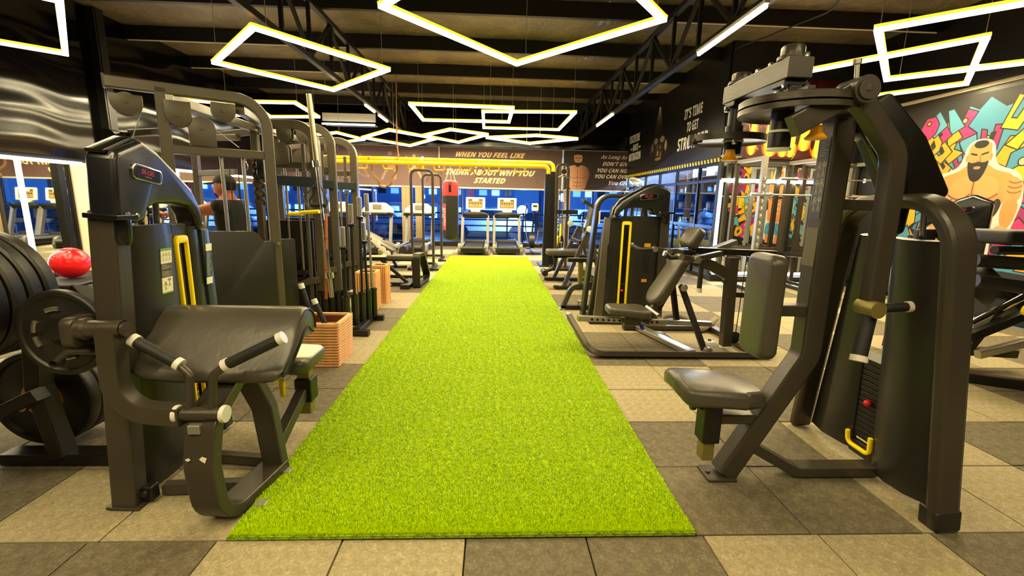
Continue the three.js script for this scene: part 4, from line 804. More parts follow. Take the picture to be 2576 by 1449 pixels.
{
  // far wall: big banner with the motto, and the narrower one to its right
  const W = 2048, k = W / 8.22, H = Math.round(1.13 * k), px = x => (x + 6.2) * k, py = y => (2.89 - y) * k;
  const map = canvasTex(W, H, g => {
    const gr = g.createLinearGradient(0, 0, 0, H); gr.addColorStop(0, '#553836'); gr.addColorStop(1, '#664c48'); g.fillStyle = gr; g.fillRect(0, 0, W, H);
    const person = (x, s, flip, tone) => { g.save(); g.translate(px(x), py(2.32)); g.scale((flip ? -1 : 1) * s, s); g.fillStyle = tone; g.strokeStyle = tone; g.lineCap = 'round'; g.beginPath(); g.arc(0, -92, 16, 0, 7); g.fill(); blob(g, [[-26, -72], [26, -72], [22, -30], [16, 10], [-16, 10], [-22, -30]], tone); g.lineWidth = 15; g.beginPath(); g.moveTo(-22, -66); g.lineTo(-52, -36); g.lineTo(-82, -14); g.moveTo(22, -66); g.lineTo(50, -48); g.lineTo(70, -84); g.stroke(); g.lineWidth = 20; g.beginPath(); g.moveTo(-8, 8); g.lineTo(-40, 50); g.lineTo(-64, 100); g.moveTo(8, 8); g.lineTo(40, 38); g.lineTo(36, 96); g.stroke(); g.restore(); };
    person(-3.05, .95, false, '#8a6456'); person(-2.35, .8, true, '#b07f62'); person(-3.9, .8, true, '#7a564a'); person(-1.72, 1, false, '#553a38'); person(1.45, 1.05, true, '#5c403e');
    g.strokeStyle = '#a98470'; g.lineWidth = 4; g.setLineDash([14, 10]); g.beginPath(); g.arc(px(-3.75), py(2.25), 60, 1.2, 4.4); g.stroke(); g.setLineDash([]);
    g.beginPath(); g.arc(px(-2.12), py(2.5), 22, 0, 7); g.fillStyle = '#d4a45c'; g.fill();
    const o = { skew: .22, sx: 1.06, stroke: 2, color: '#f6cf92', style: 'italic bold' };
    textLine(g, 'WHEN YOU FEEL LIKE', px(-.15), py(2.635), 47, o); textLine(g, 'QUITTING', px(-.13), py(2.355), 50, o); textLine(g, '\u2193   \u2193', px(-1.0), py(2.36), 44, { ...o, skew: 0 }); textLine(g, '\u2193', px(.75), py(2.36), 44, { ...o, skew: 0 });
    textLine(g, 'THINK ABOUT WHY YOU', px(-.15), py(2.115), 54, { ...o, color: '#f8e3a8' }); textLine(g, 'STARTED', px(-.15), py(1.885), 52, { ...o, color: '#f8e6a0' });
  });
  poster('wall_banner', 'long dark maroon banner on the far wall with a four-line motto and faint athletes', { at: [-2.09, 2.325, ZF + .035], turn: 0, w: 8.22, h: 1.13 }, map);
  const W2 = 1024, k2 = W2 / 1.93, H2 = Math.round(1.13 * k2), qx = x => (x - 2.07) * k2, qy = y => (2.89 - y) * k2;
  const map2 = canvasTex(W2, H2, g => {
    const gr = g.createLinearGradient(0, 0, W2, 0); gr.addColorStop(0, '#2b1d1b'); gr.addColorStop(.4, '#241816'); gr.addColorStop(1, '#4a3330'); g.fillStyle = gr; g.fillRect(0, 0, W2, H2);
    const cx = qx(2.5), s = k2;                               // bare-chested man with a short beard
    const skin = g.createLinearGradient(cx - .3 * s, 0, cx + .4 * s, 0); skin.addColorStop(0, '#d9a684'); skin.addColorStop(.5, '#b98264'); skin.addColorStop(1, '#5d3a2c');
    blob(g, [[cx - .1 * s, qy(2.48)], [cx - .32 * s, qy(2.42)], [cx - .38 * s, qy(2.2)], [cx - .27 * s, qy(1.98)], [cx - .2 * s, qy(1.72)], [cx + .24 * s, qy(1.72)], [cx + .3 * s, qy(2.0)], [cx + .38 * s, qy(2.22)], [cx + .3 * s, qy(2.42)], [cx + .1 * s, qy(2.48)]], skin);
    g.strokeStyle = 'rgba(70,36,24,.75)'; g.lineWidth = 7; g.beginPath(); g.moveTo(cx - .26 * s, qy(2.16)); g.quadraticCurveTo(cx - .1 * s, qy(2.04), cx, qy(2.14)); g.quadraticCurveTo(cx + .12 * s, qy(2.04), cx + .27 * s, qy(2.17)); g.moveTo(cx, qy(2.36)); g.lineTo(cx, qy(1.78)); g.moveTo(cx - .13 * s, qy(1.98)); g.quadraticCurveTo(cx, qy(1.94), cx + .13 * s, qy(1.98)); g.moveTo(cx - .13 * s, qy(1.88)); g.quadraticCurveTo(cx, qy(1.84), cx + .13 * s, qy(1.88)); g.stroke();
    blob(g, [[cx - .4 * s, qy(2.38)], [cx - .3 * s, qy(2.4)], [cx - .26 * s, qy(2.2)], [cx - .34 * s, qy(2.14)], [cx - .42 * s, qy(2.24)]], '#d8ab8c');
    blob(g, [[cx - .09 * s, qy(2.4)], [cx + .08 * s, qy(2.4)], [cx + .07 * s, qy(2.55)], [cx - .07 * s, qy(2.55)]], '#9a6a50');
    blob(g, [[cx - .13 * s, qy(2.8)], [cx + .12 * s, qy(2.8)], [cx + .13 * s, qy(2.62)], [cx + .05 * s, qy(2.46)], [cx - .05 * s, qy(2.46)], [cx - .13 * s, qy(2.62)]], '#c08a6a');
    blob(g, [[cx - .14 * s, qy(2.83)], [cx + .12 * s, qy(2.85)], [cx + .14 * s, qy(2.76)], [cx, qy(2.785)], [cx - .13 * s, qy(2.75)]], '#120c0a');
    blob(g, [[cx - .12 * s, qy(2.57)], [cx - .04 * s, qy(2.545)], [cx + .04 * s, qy(2.545)], [cx + .12 * s, qy(2.57)], [cx + .06 * s, qy(2.43)], [cx - .06 * s, qy(2.43)]], '#1c120e'); g.strokeStyle = '#7a4a36'; g.lineWidth = 6; g.beginPath(); g.moveTo(cx + .005 * s, qy(2.67)); g.lineTo(cx + .02 * s, qy(2.6)); g.lineTo(cx - .02 * s, qy(2.6)); g.stroke();
    g.fillStyle = '#140c0a'; g.fillRect(cx - .09 * s, qy(2.685), .07 * s, 9); g.fillRect(cx + .025 * s, qy(2.685), .07 * s, 9);
    const o = { skew: .15, align: 'left', color: '#efe2d4', style: 'italic bold', font: 'serif' };
    textLine(g, 'As Long As', qx(3.17), qy(2.68), 76, o); textLine(g, "DON'T GiVE", qx(3.22), qy(2.475), 82, { ...o, font: 'sans-serif' }); textLine(g, 'YOU CAN NOT', qx(3.06), qy(2.285), 80, { ...o, font: 'sans-serif' }); textLine(g, 'YOU CAN OVER', qx(3.0), qy(2.11), 80, { ...o, font: 'sans-serif' }); textLine(g, 'You Give', qx(3.42), qy(1.92), 82, o);
  });
  poster('wall_banner', 'dark banner with a bare-chested bearded man at the far right corner', { at: [3.035, 2.325, ZF + .035], turn: 0, w: 1.93, h: 1.13 }, map2);
  struct('trim_5', cbox(XL, 4.0, 2.89, 2.915, ZF, ZF + .05, .003), std({ color: 0xb8b2a6, roughness: .4 }), 'pale line above the far banners');
  struct('trim_6', cbox(2.03, 2.062, 1.76, 2.89, ZF, ZF + .06, .003), M.cream, 'pale upright between the two banners'); struct('trim_7', cbox(-1.63, -1.6, 2.3, 2.89, ZF + .036, ZF + .06, .003), M.cream, 'pale upright on the long banner');
  // office header banner on the right
  const W3 = 2048, k3 = W3 / 5.7, H3 = Math.round(1.9 * k3), zx = z => (z + 13.75) * k3, zy = y => (4.08 - y) * k3;
  const map3 = canvasTex(W3, H3, g => {
    g.fillStyle = '#0b0a0a'; g.fillRect(0, 0, W3, H3);
    const c = { color: '#f4f0ea', sx: .5, stroke: 3 };
    // mirrored left-right nowhere: the wall is read from inside the gym, far end on the left
    textLine(g, 'DISCIPLINE', zx(-13.2), zy(3.1), 100, { ...c, sx: .62 }); textLine(g, '\u2014 BEATS \u2014', zx(-13.06), zy(2.86), 84, { ...c, sx: .7 }); textLine(g, 'MOTIVATION', zx(-13.1), zy(2.6), 100, { ...c, sx: .62 });
    const cone = g.createLinearGradient(0, zy(3.7), 0, zy(2.9)); cone.addColorStop(0, 'rgba(235,225,215,.9)'); cone.addColorStop(.35, 'rgba(150,120,110,.55)'); cone.addColorStop(1, 'rgba(60,40,40,.0)');
    g.fillStyle = cone; g.beginPath(); g.moveTo(zx(-11.34), zy(3.68)); g.lineTo(zx(-11.26), zy(3.68)); g.lineTo(zx(-10.95), zy(2.9)); g.lineTo(zx(-11.65), zy(2.9)); g.fill();
    const z = zx(-11.2), s = k3, b = (p, f) => blob(g, p.map(([a, q]) => [z + a * s, zy(q)]), f);
    b([[-.25, 3.0], [.25, 3.0], [.5, 2.85], [.62, 2.6], [.45, 2.5], [.3, 2.7], [.25, 2.45], [-.25, 2.45], [-.3, 2.7], [-.5, 2.5], [-.65, 2.65], [-.5, 2.88]], '#2a211f');
    b([[-.14, 3.06], [.14, 3.06], [.1, 2.92], [-.1, 2.92]], '#171211');
    for (const [a, q, w, h, f] of [[-.22, 2.9, .18, .1, '#7a6a62'], [.2, 2.9, .2, .1, '#8b7a6e'], [-.45, 2.76, .1, .14, '#6a5a50'], [.45, 2.74, .1, .16, '#9a8878'], [-.1, 2.76, .1, .08, '#55463e'], [.1, 2.74, .1, .08, '#66564a'], [-.05, 2.6, .08, .1, '#8a7a50'], [.15, 2.56, .06, .1, '#756654'], [0, 2.46, .3, .05, '#7d5c40']]) b([[a - w, q], [a, q + h], [a + w, q], [a, q - h]], f);
    textLine(g, "IT'S TIME", zx(-9.38), zy(3.13), 96, { ...c, sx: .72 }); textLine(g, 'TO GET', zx(-9.36), zy(2.86), 92, { ...c, sx: .62 }); textLine(g, 'STRONGER', zx(-9.33), zy(2.515), 124, { ...c, sx: .8 });
    b([[2.5, 2.9], [2.7, 3.3], [3.0, 3.0], [3.1, 2.5], [2.8, 2.6]], '#1d1413');
  });
  poster('wall_banner', 'black banner over the office glass with white words and a spotlit bodybuilder', { at: [3.985, 3.13, -10.9], turn: -Math.PI / 2, w: 5.7, h: 1.9 }, map3, .42);
  // hazard strip below it: black board with yellow slanted bars
  const hz = thing('hazard_strip', 'yellow and black slanted warning strip along the bottom of the black banner', 'warning strip', [3.985, 2.175, -10.9], -Math.PI / 2);
  part('board', box(5.7, .075, .016, 0, 0, -.006, .002), M.black, hz);
  const barG = slab([[-.03, -.034], [.03, -.034], [0.0, .034], [-.06, .034]], .004, 0).translate(.015, 0, .004);
  for (let i = 0; i < 44; i++) { const m = part('yellow_bar', barG, M.yellow, hz); m.position.x = -2.8 + i * .13; }
  // flame poster over the mirror
  const fl = canvasTex(1024, 720, (g, w, h) => {
    g.fillStyle = '#3a0d06'; g.fillRect(0, 0, w, h);
    let q = 9; const R = (a, b) => { q = (q * 1664525 + 1013904223) >>> 0; return a + (b - a) * q / 4294967296; };
    for (let i = 0; i < 60; i++) { const x = R(0, w), y = R(0, h), r = R(40, 150), gr = g.createRadialGradient(x, y, 0, x, y, r); gr.addColorStop(0, ['rgba(150,30,8,.6)', 'rgba(200,70,0,.5)', 'rgba(90,20,10,.6)'][i % 3]); gr.addColorStop(1, 'rgba(0,0,0,0)'); g.fillStyle = gr; g.fillRect(0, 0, w, h); }
    const flame = (x, y0, y1, wd) => { for (const [k, c] of [[1, '#c24a00'], [.72, '#f29a08'], [.42, '#ffe23c']]) blob(g, [[x - wd * k, y1], [x - wd * .8 * k, (y0 + y1) / 2 + 40], [x - wd * .25 * k, y0 + 90], [x, y0 + (1 - k) * 120], [x + wd * .3 * k, y0 + 120], [x + wd * .9 * k, (y0 + y1) / 2 + 60], [x + wd * k, y1]], c); };
    flame(430, 120, 700, 90); flame(250, 60, 690, 60); flame(640, 150, 700, 70); flame(760, 40, 640, 90); flame(900, 120, 700, 80); flame(110, 330, 700, 40); flame(990, 60, 700, 60); flame(560, 340, 700, 60);
    for (const [x, t] of [[190, 20], [345, 0], [520, 10], [690, 0], [845, 30]]) { blob(g, [[x - 45, 0], [x + 50, 0], [x + 62, 240], [x + 36, 420 + t], [x + 20, 600 + t], [x - 8, 600 + t], [x - 20, 420 + t], [x - 52, 250]], '#4a120c'); for (let i = 0; i < 8; i++) { g.strokeStyle = i % 2 ? '#c2321c' : '#e8662a'; g.lineWidth = 5; g.beginPath(); g.moveTo(x - 34, 60 + i * 52 + t); g.quadraticCurveTo(x, 96 + i * 52 + t, x + 36, 60 + i * 52 + t); g.stroke(); } g.fillStyle = '#1d0a08'; g.fillRect(x - 14, 430 + t, 32, 150); }
    g.strokeStyle = '#ffcf70'; g.lineWidth = 4; for (let i = 0; i < 14; i++) { let x = R(0, w), y = R(0, h); g.beginPath(); g.moveTo(x, y); for (let k = 0; k < 6; k++) { x += R(-40, 50); y += R(10, 50); g.lineTo(x, y); } g.stroke(); }
  });
  poster('flame_poster', 'poster of bright orange flames round dark red figures above the lit mirror', { at: [4.96, 2.86, -7.995], turn: 0, w: 1.86, h: 1.32 }, fl, .35, 'poster');
}
{
  // graffiti mural on the right wall, with a cartoon bodybuilder
  const z0 = -7.9, wz = 4.9, y1 = 2.9, hy = 2.35, W = 2048, k = W / wz, H = Math.round(hy * k), X = z => (z - z0) * k, Yy = y => (y1 - y) * k;
  const map = canvasTex(W, H, g => {
    g.fillStyle = '#0b0a0a'; g.fillRect(0, 0, W, H);
    let q = 77; const R = (a, b) => { q = (q * 1664525 + 1013904223) >>> 0; return a + (b - a) * q / 4294967296; };
    const col = ['#5fb4d6', '#f7b70c', '#e0217f', '#f2cf10', '#5fb4d6', '#f7b70c', '#b01f70'];
    const P = (pts, f, lw = 9) => { g.beginPath(); pts.forEach(([z, y], i) => g[i ? 'lineTo' : 'moveTo'](X(z), Yy(y))); g.closePath(); g.fillStyle = f; g.fill(); g.lineWidth = lw; g.lineJoin = 'round'; g.strokeStyle = '#0d0b0c'; g.stroke(); };
    // letter-like blocks bursting out from behind the man, over a sky-blue burst
    const cz = -5.9, cy = 1.6, burst = []; for (let i = 0; i < 44; i++) { const a = i / 44 * Math.PI * 2, r = (i % 2 ? 1.12 : .92) + R(-.06, .1), st = a > Math.PI ? .95 : 1.0; burst.push([cz + Math.cos(a) * r * (Math.cos(a) < 0 ? .82 : 1.5) * st, Math.min(2.84, Math.max(.62, cy + Math.sin(a) * r * 1.12))]); }
    P(burst, '#4ba3c9', 6);
    for (let ring = 0; ring < 5; ring++) { const n = 12 + ring * 5; for (let i = 0; i < n; i++) {
      const a = i / n * Math.PI * 2 + ring * .37 + R(-.05, .05), ex = Math.cos(a) < 0 ? .82 : 1.45, r0 = .34 + ring * .2 + R(-.05, .05), r1 = r0 + R(.26, .44), w = R(.085, .125) * (1 + ring * .08), bend = R(-.12, .12);
      const pt = (r, d) => [cz + Math.cos(a + bend * (r - r0)) * r * ex - Math.sin(a) * d, cy + Math.sin(a + bend * (r - r0)) * r * 1.08 + Math.cos(a) * d];
      const tip = pt(r1, 0); if (tip[1] > 2.84 || tip[1] < .62 || tip[0] < -6.98 || tip[0] > -3.2) continue;
      const c = col[(i * 3 + ring * 2 + (R(0, 3) | 0)) % col.length], kind = (i + ring) % 4;
      if (kind === 0) P([pt(r0, -w), pt(r1, -w * 1.2), pt(r1, -w * .2), pt(r0 + .12, -w * .1), pt(r0 + .12, w * .5), pt(r1 - .06, w * .6), pt(r1 - .05, w * 1.3), pt(r0, w)], c, 6);
      else if (kind === 1) P([pt(r0, -w * .4), pt(r0 + .06, -w * 1.1), pt(r1 - .1, -w * 1.2), pt(r1, -w * .5), pt(r1 - .04, w * .3), pt(r1 - .14, w * 1.2), pt(r0 + .04, w * .8)], c, 6);
      else if (kind === 2) P([pt(r0, -w), pt(r0 + .14, -w * .2), pt(r1 - .1, -w * 1.3), pt(r1, -w * .4), pt(r0 + .2, w * .5), pt(r1 - .06, w * .8), pt(r1 - .08, w * 1.4), pt(r0, w * 1.1)], c, 6);
      else P([pt(r0, -w * .8), pt(r1, -w * .3), pt(r1 + .03, w * .4), pt(r0, w)], c, 6);
      if (i % 3 === 0) P([pt(r0 + .1, -w * .3), pt(r0 + .2, -w * .5), pt(r0 + .19, w * .1), pt(r0 + .1, w * .2)], '#0d0b0c', 2);
    } }
    for (const [z, y, r, f] of [[-5.38, 1.98, .05, '#c7c9a0'], [-5.25, 1.98, .035, '#5fb4d6'], [-4.7, 1.35, .07, '#f2cf10'], [-6.7, 2.62, .03, '#f7b70c'], [-6.18, 2.58, .035, '#f5c878'], [-4.55, 1.42, .05, '#f2cf10']]) { g.beginPath(); g.arc(X(z), Yy(y), r * k, 0, 7); g.fillStyle = f; g.fill(); g.lineWidth = 6; g.strokeStyle = '#0d0b0c'; g.stroke(); }
    g.fillStyle = 'rgba(30,26,26,.6)'; for (let i = 0; i < 260; i++) { const a = R(0, 6.28), r = Math.sqrt(R(0, 1)) * .26; g.beginPath(); g.arc(X(-4.95 + r * Math.cos(a)), Yy(2.05 + r * Math.sin(a)), R(4, 20), 0, 7); g.fill(); }
    // the man
    const B = (pts, f) => blob(g, pts.map(([z, y]) => [X(cz + z), Yy(y)]), f);
    const out = [[-.16, 2.3], [.16, 2.3], [.2, 2.0], [.3, 1.92], [.52, 1.85], [.6, 1.55], [.56, 1.3], [.5, 1.02], [.34, 1.0], [.34, .9], [.36, .55], [-.36, .55], [-.34, .9], [-.36, 1.02], [-.56, 1.05], [-.6, 1.35], [-.58, 1.7], [-.5, 1.86], [-.28, 1.92], [-.2, 2.0]];
    B(out.map(([a, b]) => [a * 1.04, b + .01]), '#f7f1e6'); 
    const sk = g.createLinearGradient(0, Yy(2.2), 0, Yy(1.0)); sk.addColorStop(0, '#ffb760'); sk.addColorStop(.5, '#f9a858'); sk.addColorStop(1, '#ef8f4a');
    B([[-.46, 1.84], [-.22, 1.9], [-.12, 2.0], [.12, 2.0], [.22, 1.9], [.46, 1.84], [.54, 1.66], [.4, 1.5], [.26, 1.2], [.27, 1.02], [-.27, 1.02], [-.26, 1.2], [-.4, 1.5], [-.54, 1.66]], sk);
    for (const s of [-1, 1]) {
      B([[.34 * s, 1.84], [.56 * s, 1.78], [.6 * s, 1.6], [.54 * s, 1.46], [.4 * s, 1.5], [.34 * s, 1.66]], '#fbb05e'); B([[.42 * s, 1.54], [.58 * s, 1.52], [.57 * s, 1.3], [.5 * s, 1.14], [.42 * s, 1.18], [.38 * s, 1.38]], '#f9a452'); B([[.36 * s, 1.2], [.5 * s, 1.2], [.5 * s, 1.04], [.42 * s, 1.0], [.34 * s, 1.06]], '#fbb878');
      g.strokeStyle = '#a3481c'; g.lineWidth = 5; for (const y of [1.75, 1.69, 1.63]) { g.beginPath(); g.moveTo(X(cz + .42 * s), Yy(y)); g.quadraticCurveTo(X(cz + .5 * s), Yy(y - .05), X(cz + .57 * s), Yy(y)); g.stroke(); }
      B([[.02 * s, 1.84], [.2 * s, 1.84], [.33 * s, 1.74], [.3 * s, 1.56], [.14 * s, 1.5], [.02 * s, 1.58]], '#fcb86a'); g.strokeStyle = '#9a3d18'; g.lineWidth = 7; g.beginPath(); g.moveTo(X(cz + .02 * s), Yy(1.6)); g.quadraticCurveTo(X(cz + .16 * s), Yy(1.46), X(cz + .32 * s), Yy(1.6)); g.stroke();
      B([[.3 * s, 1.56], [.4 * s, 1.5], [.34 * s, 1.3], [.26 * s, 1.3]], '#1a1210');
      for (const y of [1.43, 1.33, 1.23]) B([[.01 * s, y + .05], [.12 * s, y + .05], [.13 * s, y - .03], [.01 * s, y - .04]], '#ffc27a');
      for (const y of [1.44, 1.37, 1.3]) B([[.15 * s, y + .02], [.25 * s, y + .06], [.24 * s, y + .01], [.15 * s, y - .03]], '#f8a65a');
      B([[.02 * s, 1.02], [.28 * s, 1.02], [.32 * s, .84], [.3 * s, .72], [.06 * s, .72]], '#4ba3cc'); B([[.08 * s, .74], [.28 * s, .74], [.26 * s, .6], [.24 * s, .5], [.1 * s, .5]], '#e88a4a');
      g.strokeStyle = '#173f57'; g.lineWidth = 5; g.beginPath(); g.moveTo(X(cz + .03 * s), Yy(.95)); g.lineTo(X(cz + .2 * s), Yy(.76)); g.moveTo(X(cz + .1 * s), Yy(1.0)); g.lineTo(X(cz + .26 * s), Yy(.88)); g.stroke();
    }
    g.strokeStyle = '#9a3d18'; g.lineWidth = 6; g.beginPath(); g.moveTo(X(cz), Yy(1.84)); g.lineTo(X(cz), Yy(1.04)); for (const y of [1.48, 1.38, 1.28]) { g.moveTo(X(cz - .12), Yy(y)); g.lineTo(X(cz + .12), Yy(y)); } g.stroke();
    B([[-.15, 2.06], [-.145, 2.18], [-.12, 2.27], [.12, 2.27], [.145, 2.18], [.15, 2.06], [.1, 1.92], [-.1, 1.92]], '#fcb060'); B([[-.17, 2.1], [-.14, 2.12], [-.14, 2.02], [-.165, 2.03]], '#f5a050'); B([[.17, 2.1], [.14, 2.12], [.14, 2.02], [.165, 2.03]], '#f5a050');
    B([[-.1, 2.24], [-.06, 2.29], [.06, 2.29], [.1, 2.24], [.05, 2.19], [-.05, 2.19]], '#16110f');
    B([[-.14, 2.04], [-.08, 2.0], [0, 2.02], [.08, 2.0], [.14, 2.04], [.11, 1.88], [.05, 1.76], [-.05, 1.76], [-.11, 1.88]], '#1b1411'); B([[-.05, 1.96], [.05, 1.96], [.04, 1.92], [-.04, 1.92]], '#e8a070');
    g.strokeStyle = '#120d0c'; g.lineWidth = 9; g.beginPath(); g.moveTo(X(cz - .11), Yy(2.13)); g.lineTo(X(cz - .025), Yy(2.105)); g.moveTo(X(cz + .11), Yy(2.13)); g.lineTo(X(cz + .025), Yy(2.105)); g.stroke(); g.lineWidth = 5; g.strokeStyle = '#b8632c'; g.beginPath(); g.moveTo(X(cz + .01), Yy(2.1)); g.lineTo(X(cz + .03), Yy(2.02)); g.lineTo(X(cz - .02), Yy(2.02)); g.stroke();
  });
  const t = thing('wall_mural', 'bright graffiti mural with a muscular bearded cartoon man on the right wall', 'mural', [XR - .004, y1 - hy / 2, z0 + wz / 2], -Math.PI / 2);
  part('painting', new THREE.PlaneGeometry(wz, hy), std({ color: 0xb8b8b8, map, roughness: .55 }), t);
}
// ================= office behind the glass =================
{
  const clear = new THREE.MeshPhysicalMaterial({ color: 0xdfe8f6, roughness: .02, transmission: 1, thickness: 0, ior: 1.5 });
  const zs = [-13.78, -13.1, -12.15, -11.1, -10.05, -8.95, -8.08];
  for (let i = 0; i < 6; i++) {
    const g = structGroup('window_' + (20 + i), 'office glazing with black frames');
    for (const [a, b] of [[.06, .95], [1.0, 1.8], [1.85, 2.11]]) struct('pane', cbox(4.045, 4.053, a, b, zs[i] + .025, zs[i + 1] - .025, 0), clear, undefined, g);
    struct('mullion', cbox(4.02, 4.08, 0, 2.14, zs[i] - .025, zs[i] + .025, .004), frameDark, undefined, g); for (const y of [.03, .975, 1.825, 2.12]) struct('transom', cbox(4.025, 4.075, y - .03, y + .03, zs[i], zs[i + 1], .003), frameDark, undefined, g);
  }
  struct('wall_inner', [cbox(4.1, XR, 0, 2.6, -13.78, -13.72, 0)], std({ color: 0x5a6270, roughness: .7 }), 'blue grey wall inside the office'); struct('wall_side', cbox(XR - .06, XR - .01, 0, 2.6, -13.7, -8.2, 0), std({ color: 0x4c5463, roughness: .7 }), 'office side wall');
  struct('ceiling_office', cbox(4.1, XR - .06, 2.45, 2.5, -13.7, -8.15, 0), std({ color: 0x6d6468, roughness: .7 }), 'office ceiling');
  const spots = [[4.9, -9.0], [4.9, -10.4], [4.9, -11.8], [4.9, -13.0], [5.7, -9.6], [5.7, -12.4]];
  spots.forEach(([x, z], i) => {
    const s = thing('downlight', ['round white downlight in the office ceiling, nearest the lit mirror', 'second round office downlight from the lit mirror', 'third round office downlight from the lit mirror', 'farthest round office downlight along the glass', 'deeper office downlight near the mirror end', 'deeper office downlight near the far end'][i], 'downlight', [x, 2.44, z], 0, 'office downlights');
    part('rim', turned([[.07, 0], [.085, 0], [.085, -.012], [.07, -.012]], [0, 0, 0], [0, 1, 0], 24), M.white, s); part('glowing_lens', turned([[0, -.012], [.07, -.012], [.07, -.004], [0, -.004]], [0, 0, 0], [0, 1, 0], 24), std({ color: 0xffffff, emissive: new THREE.Color(.8, .88, 1), emissiveIntensity: 8 }), s);
    const l = new THREE.PointLight(new THREE.Color(.75, .86, 1), 7); l.position.set(x, 2.36, z); l.castShadow = true; scene.add(l);
  });
  const sh = thing('display_shelf', 'black open shelving unit with supplement jars inside the office', 'shelf', [5.2, 0, -11.4]);
  const shelfMat = std({ color: 0x18181c, roughness: .5 });
  for (const y of [.1, .5, .9, 1.27, 1.66, 2.05]) wpart('shelf', cbox(5.02, 5.4, y - .012, y + .012, -12.6, -10.2, .003), shelfMat, sh); for (const z of [-12.6, -11.8, -11.0, -10.2]) wpart('upright', cbox(5.02, 5.4, 0, 2.2, z - .015, z + .015, .003), shelfMat, sh); wpart('back_panel', cbox(5.39, 5.41, 0, 2.2, -12.6, -10.2, 0), std({ color: 0x4aa3e8, roughness: .5 }), sh, 'sky blue back panel');
  const labelMats = [0x1e9be0, 0xd8d2c0, 0x15151a, 0x8a7a5a].map(c => std({ color: c, roughness: .4 })), jarMats = [0x15151a, 0xb8b4a8, 0x1a1a1e, 0x2a2a30].map(c => std({ color: c, roughness: .3 }));
  const jar = (x, y, z, i, i0, h = .2, r = .07) => {
    const j = thing('supplement_jar', ['blue-banded dark', 'cream-banded pale', 'all black', 'brown-banded charcoal'][i % 4] + ' jar on the office shelf, ' + (y > 1.5 ? 'top' : y > 1.1 ? 'middle' : 'lower') + ' row, ' + ['nearest', 'second', 'third', 'fourth', 'fifth', 'farthest'][i0] + ' one', 'jar', [x, y, z], 0, 'supplement jars on the office shelf');
    part('body', turned([[0, 0], [r * .96, 0], [r, .01], [r, h * .8], [r * .8, h * .86], [0, h * .86]], [0, 0, 0], [0, 1, 0], 18), jarMats[i % 4], j); part('band', turned([[r + .001, h * .2], [r + .001, h * .66]], [0, 0, 0], [0, 1, 0], 18), labelMats[i % 4], j); part('lid', turned([[0, h * .86], [r * .86, h * .86], [r * .86, h], [0, h]], [0, 0, 0], [0, 1, 0], 18), M.black, j);
  };
  let n = 0; for (const y of [.912, 1.282, 1.672]) [-10.4, -10.72, -11.22, -11.55, -12.02, -12.35].forEach((z, i0) => jar(5.15, y, z, n++ * 3 + (y > 1.5 ? 1 : 0), i0));
  for (const [y, z, l] of [[2.062, -10.6, 'pale cardboard carton on the shelf top nearest the mirror end'], [2.062, -11.35, 'pale cardboard carton on the middle of the shelf top']]) { const b = thing('carton', l, 'box', [5.18, y, z]); part('box', box(.28, .2, .4, 0, .1, 0, .004), M.cream, b); part('tape', box(.284, .012, .05, 0, .195, 0, 0), M.rope, b); part('label', box(.003, .1, .22, -.142, .1, 0, 0), std({ color: 0x8a7a60, roughness: .6 }), b); }
  const jug = thing('water_jug', 'large blue water cooler bottle standing by the office glass', 'water bottle', [4.42, .86, -9.35]);
  part('bottle', turned([[0, 0], [.12, 0], [.135, .02], [.135, .1], [.128, .11], [.135, .12], [.135, .2], [.128, .21], [.135, .22], [.135, .3], [.1, .36], [.03, .4], [.03, .44], [0, .44]], [0, 0, 0], [0, 1, 0], 28), new THREE.MeshPhysicalMaterial({ color: 0x5aa8f0, roughness: .1, transmission: .6, thickness: .1, ior: 1.33 }), jug); part('cap', turned([[.034, .42], [.034, .46], [0, .46]], [0, 0, 0], [0, 1, 0], 18), M.white, jug);
  const desk = thing('counter', 'dark counter inside the office holding the blue water bottle', 'counter', [4.5, 0, -9.8]); part('top', box(.5, .04, 2.2, 0, .84, 0, .006), std({ color: 0x202226, roughness: .4 }), desk); part('cabinet', box(.44, .82, 2.1, 0, .41, 0, .006), std({ color: 0x2a2d34, roughness: .5 }), desk);
  for (const [z, c, l] of [[-10.2, 0x2a86d8, 'small blue spray bottle on the office counter'], [-10.35, 0x3aa86a, 'small green bottle on the office counter'], [-10.5, 0xd8e4ea, 'small white bottle on the office counter']]) { const b = thing('bottle', l, 'bottle', [4.38, .86, z]); part('body', turned([[0, 0], [.04, 0], [.04, .15], [.016, .19], [.016, .21], [0, .21]], [0, 0, 0], [0, 1, 0], 16), std({ color: c, roughness: .3 }), b); part('cap', turned([[.018, .21], [.018, .24], [0, .24]], [0, 0, 0], [0, 1, 0], 12), M.white, b); }
  // wall fan on the corner of the glass
  const fan = thing('wall_fan', 'tilted white wall fan on the office glass above the weight tower', 'fan', [3.93, 1.97, -12.6]);
  const tl = g => g.rotateZ(-.5).rotateY(.5); part('cage', [tl(turned([[.2, -.03], [.21, 0], [.2, .03]], [0, 0, 0], [0, 1, 0], 32)), ...Array.from({ length: 14 }, (_, i) => tl(pipe([[0, .05, 0], [.15 * Math.cos(i * .449), .045, .15 * Math.sin(i * .449)], [.2 * Math.cos(i * .449), .02, .2 * Math.sin(i * .449)]], .004, .03, 5)))], M.cream, fan); part('blade', [0, 1, 2].map(i => tl(box(.15, .006, .08, .1, .01, 0, .003).rotateY(i * 2.094))), M.white, fan); part('motor', tl(turned([[0, -.12], [.06, -.1], [.06, 0], [.03, .04], [0, .04]], [0, 0, 0], [0, 1, 0], 18)), M.cream, fan); part('bracket', bar([[.09, -.05, 0], [0, -.02, 0]], .03, .03, [0, 0, 1]), M.cream, fan);
}
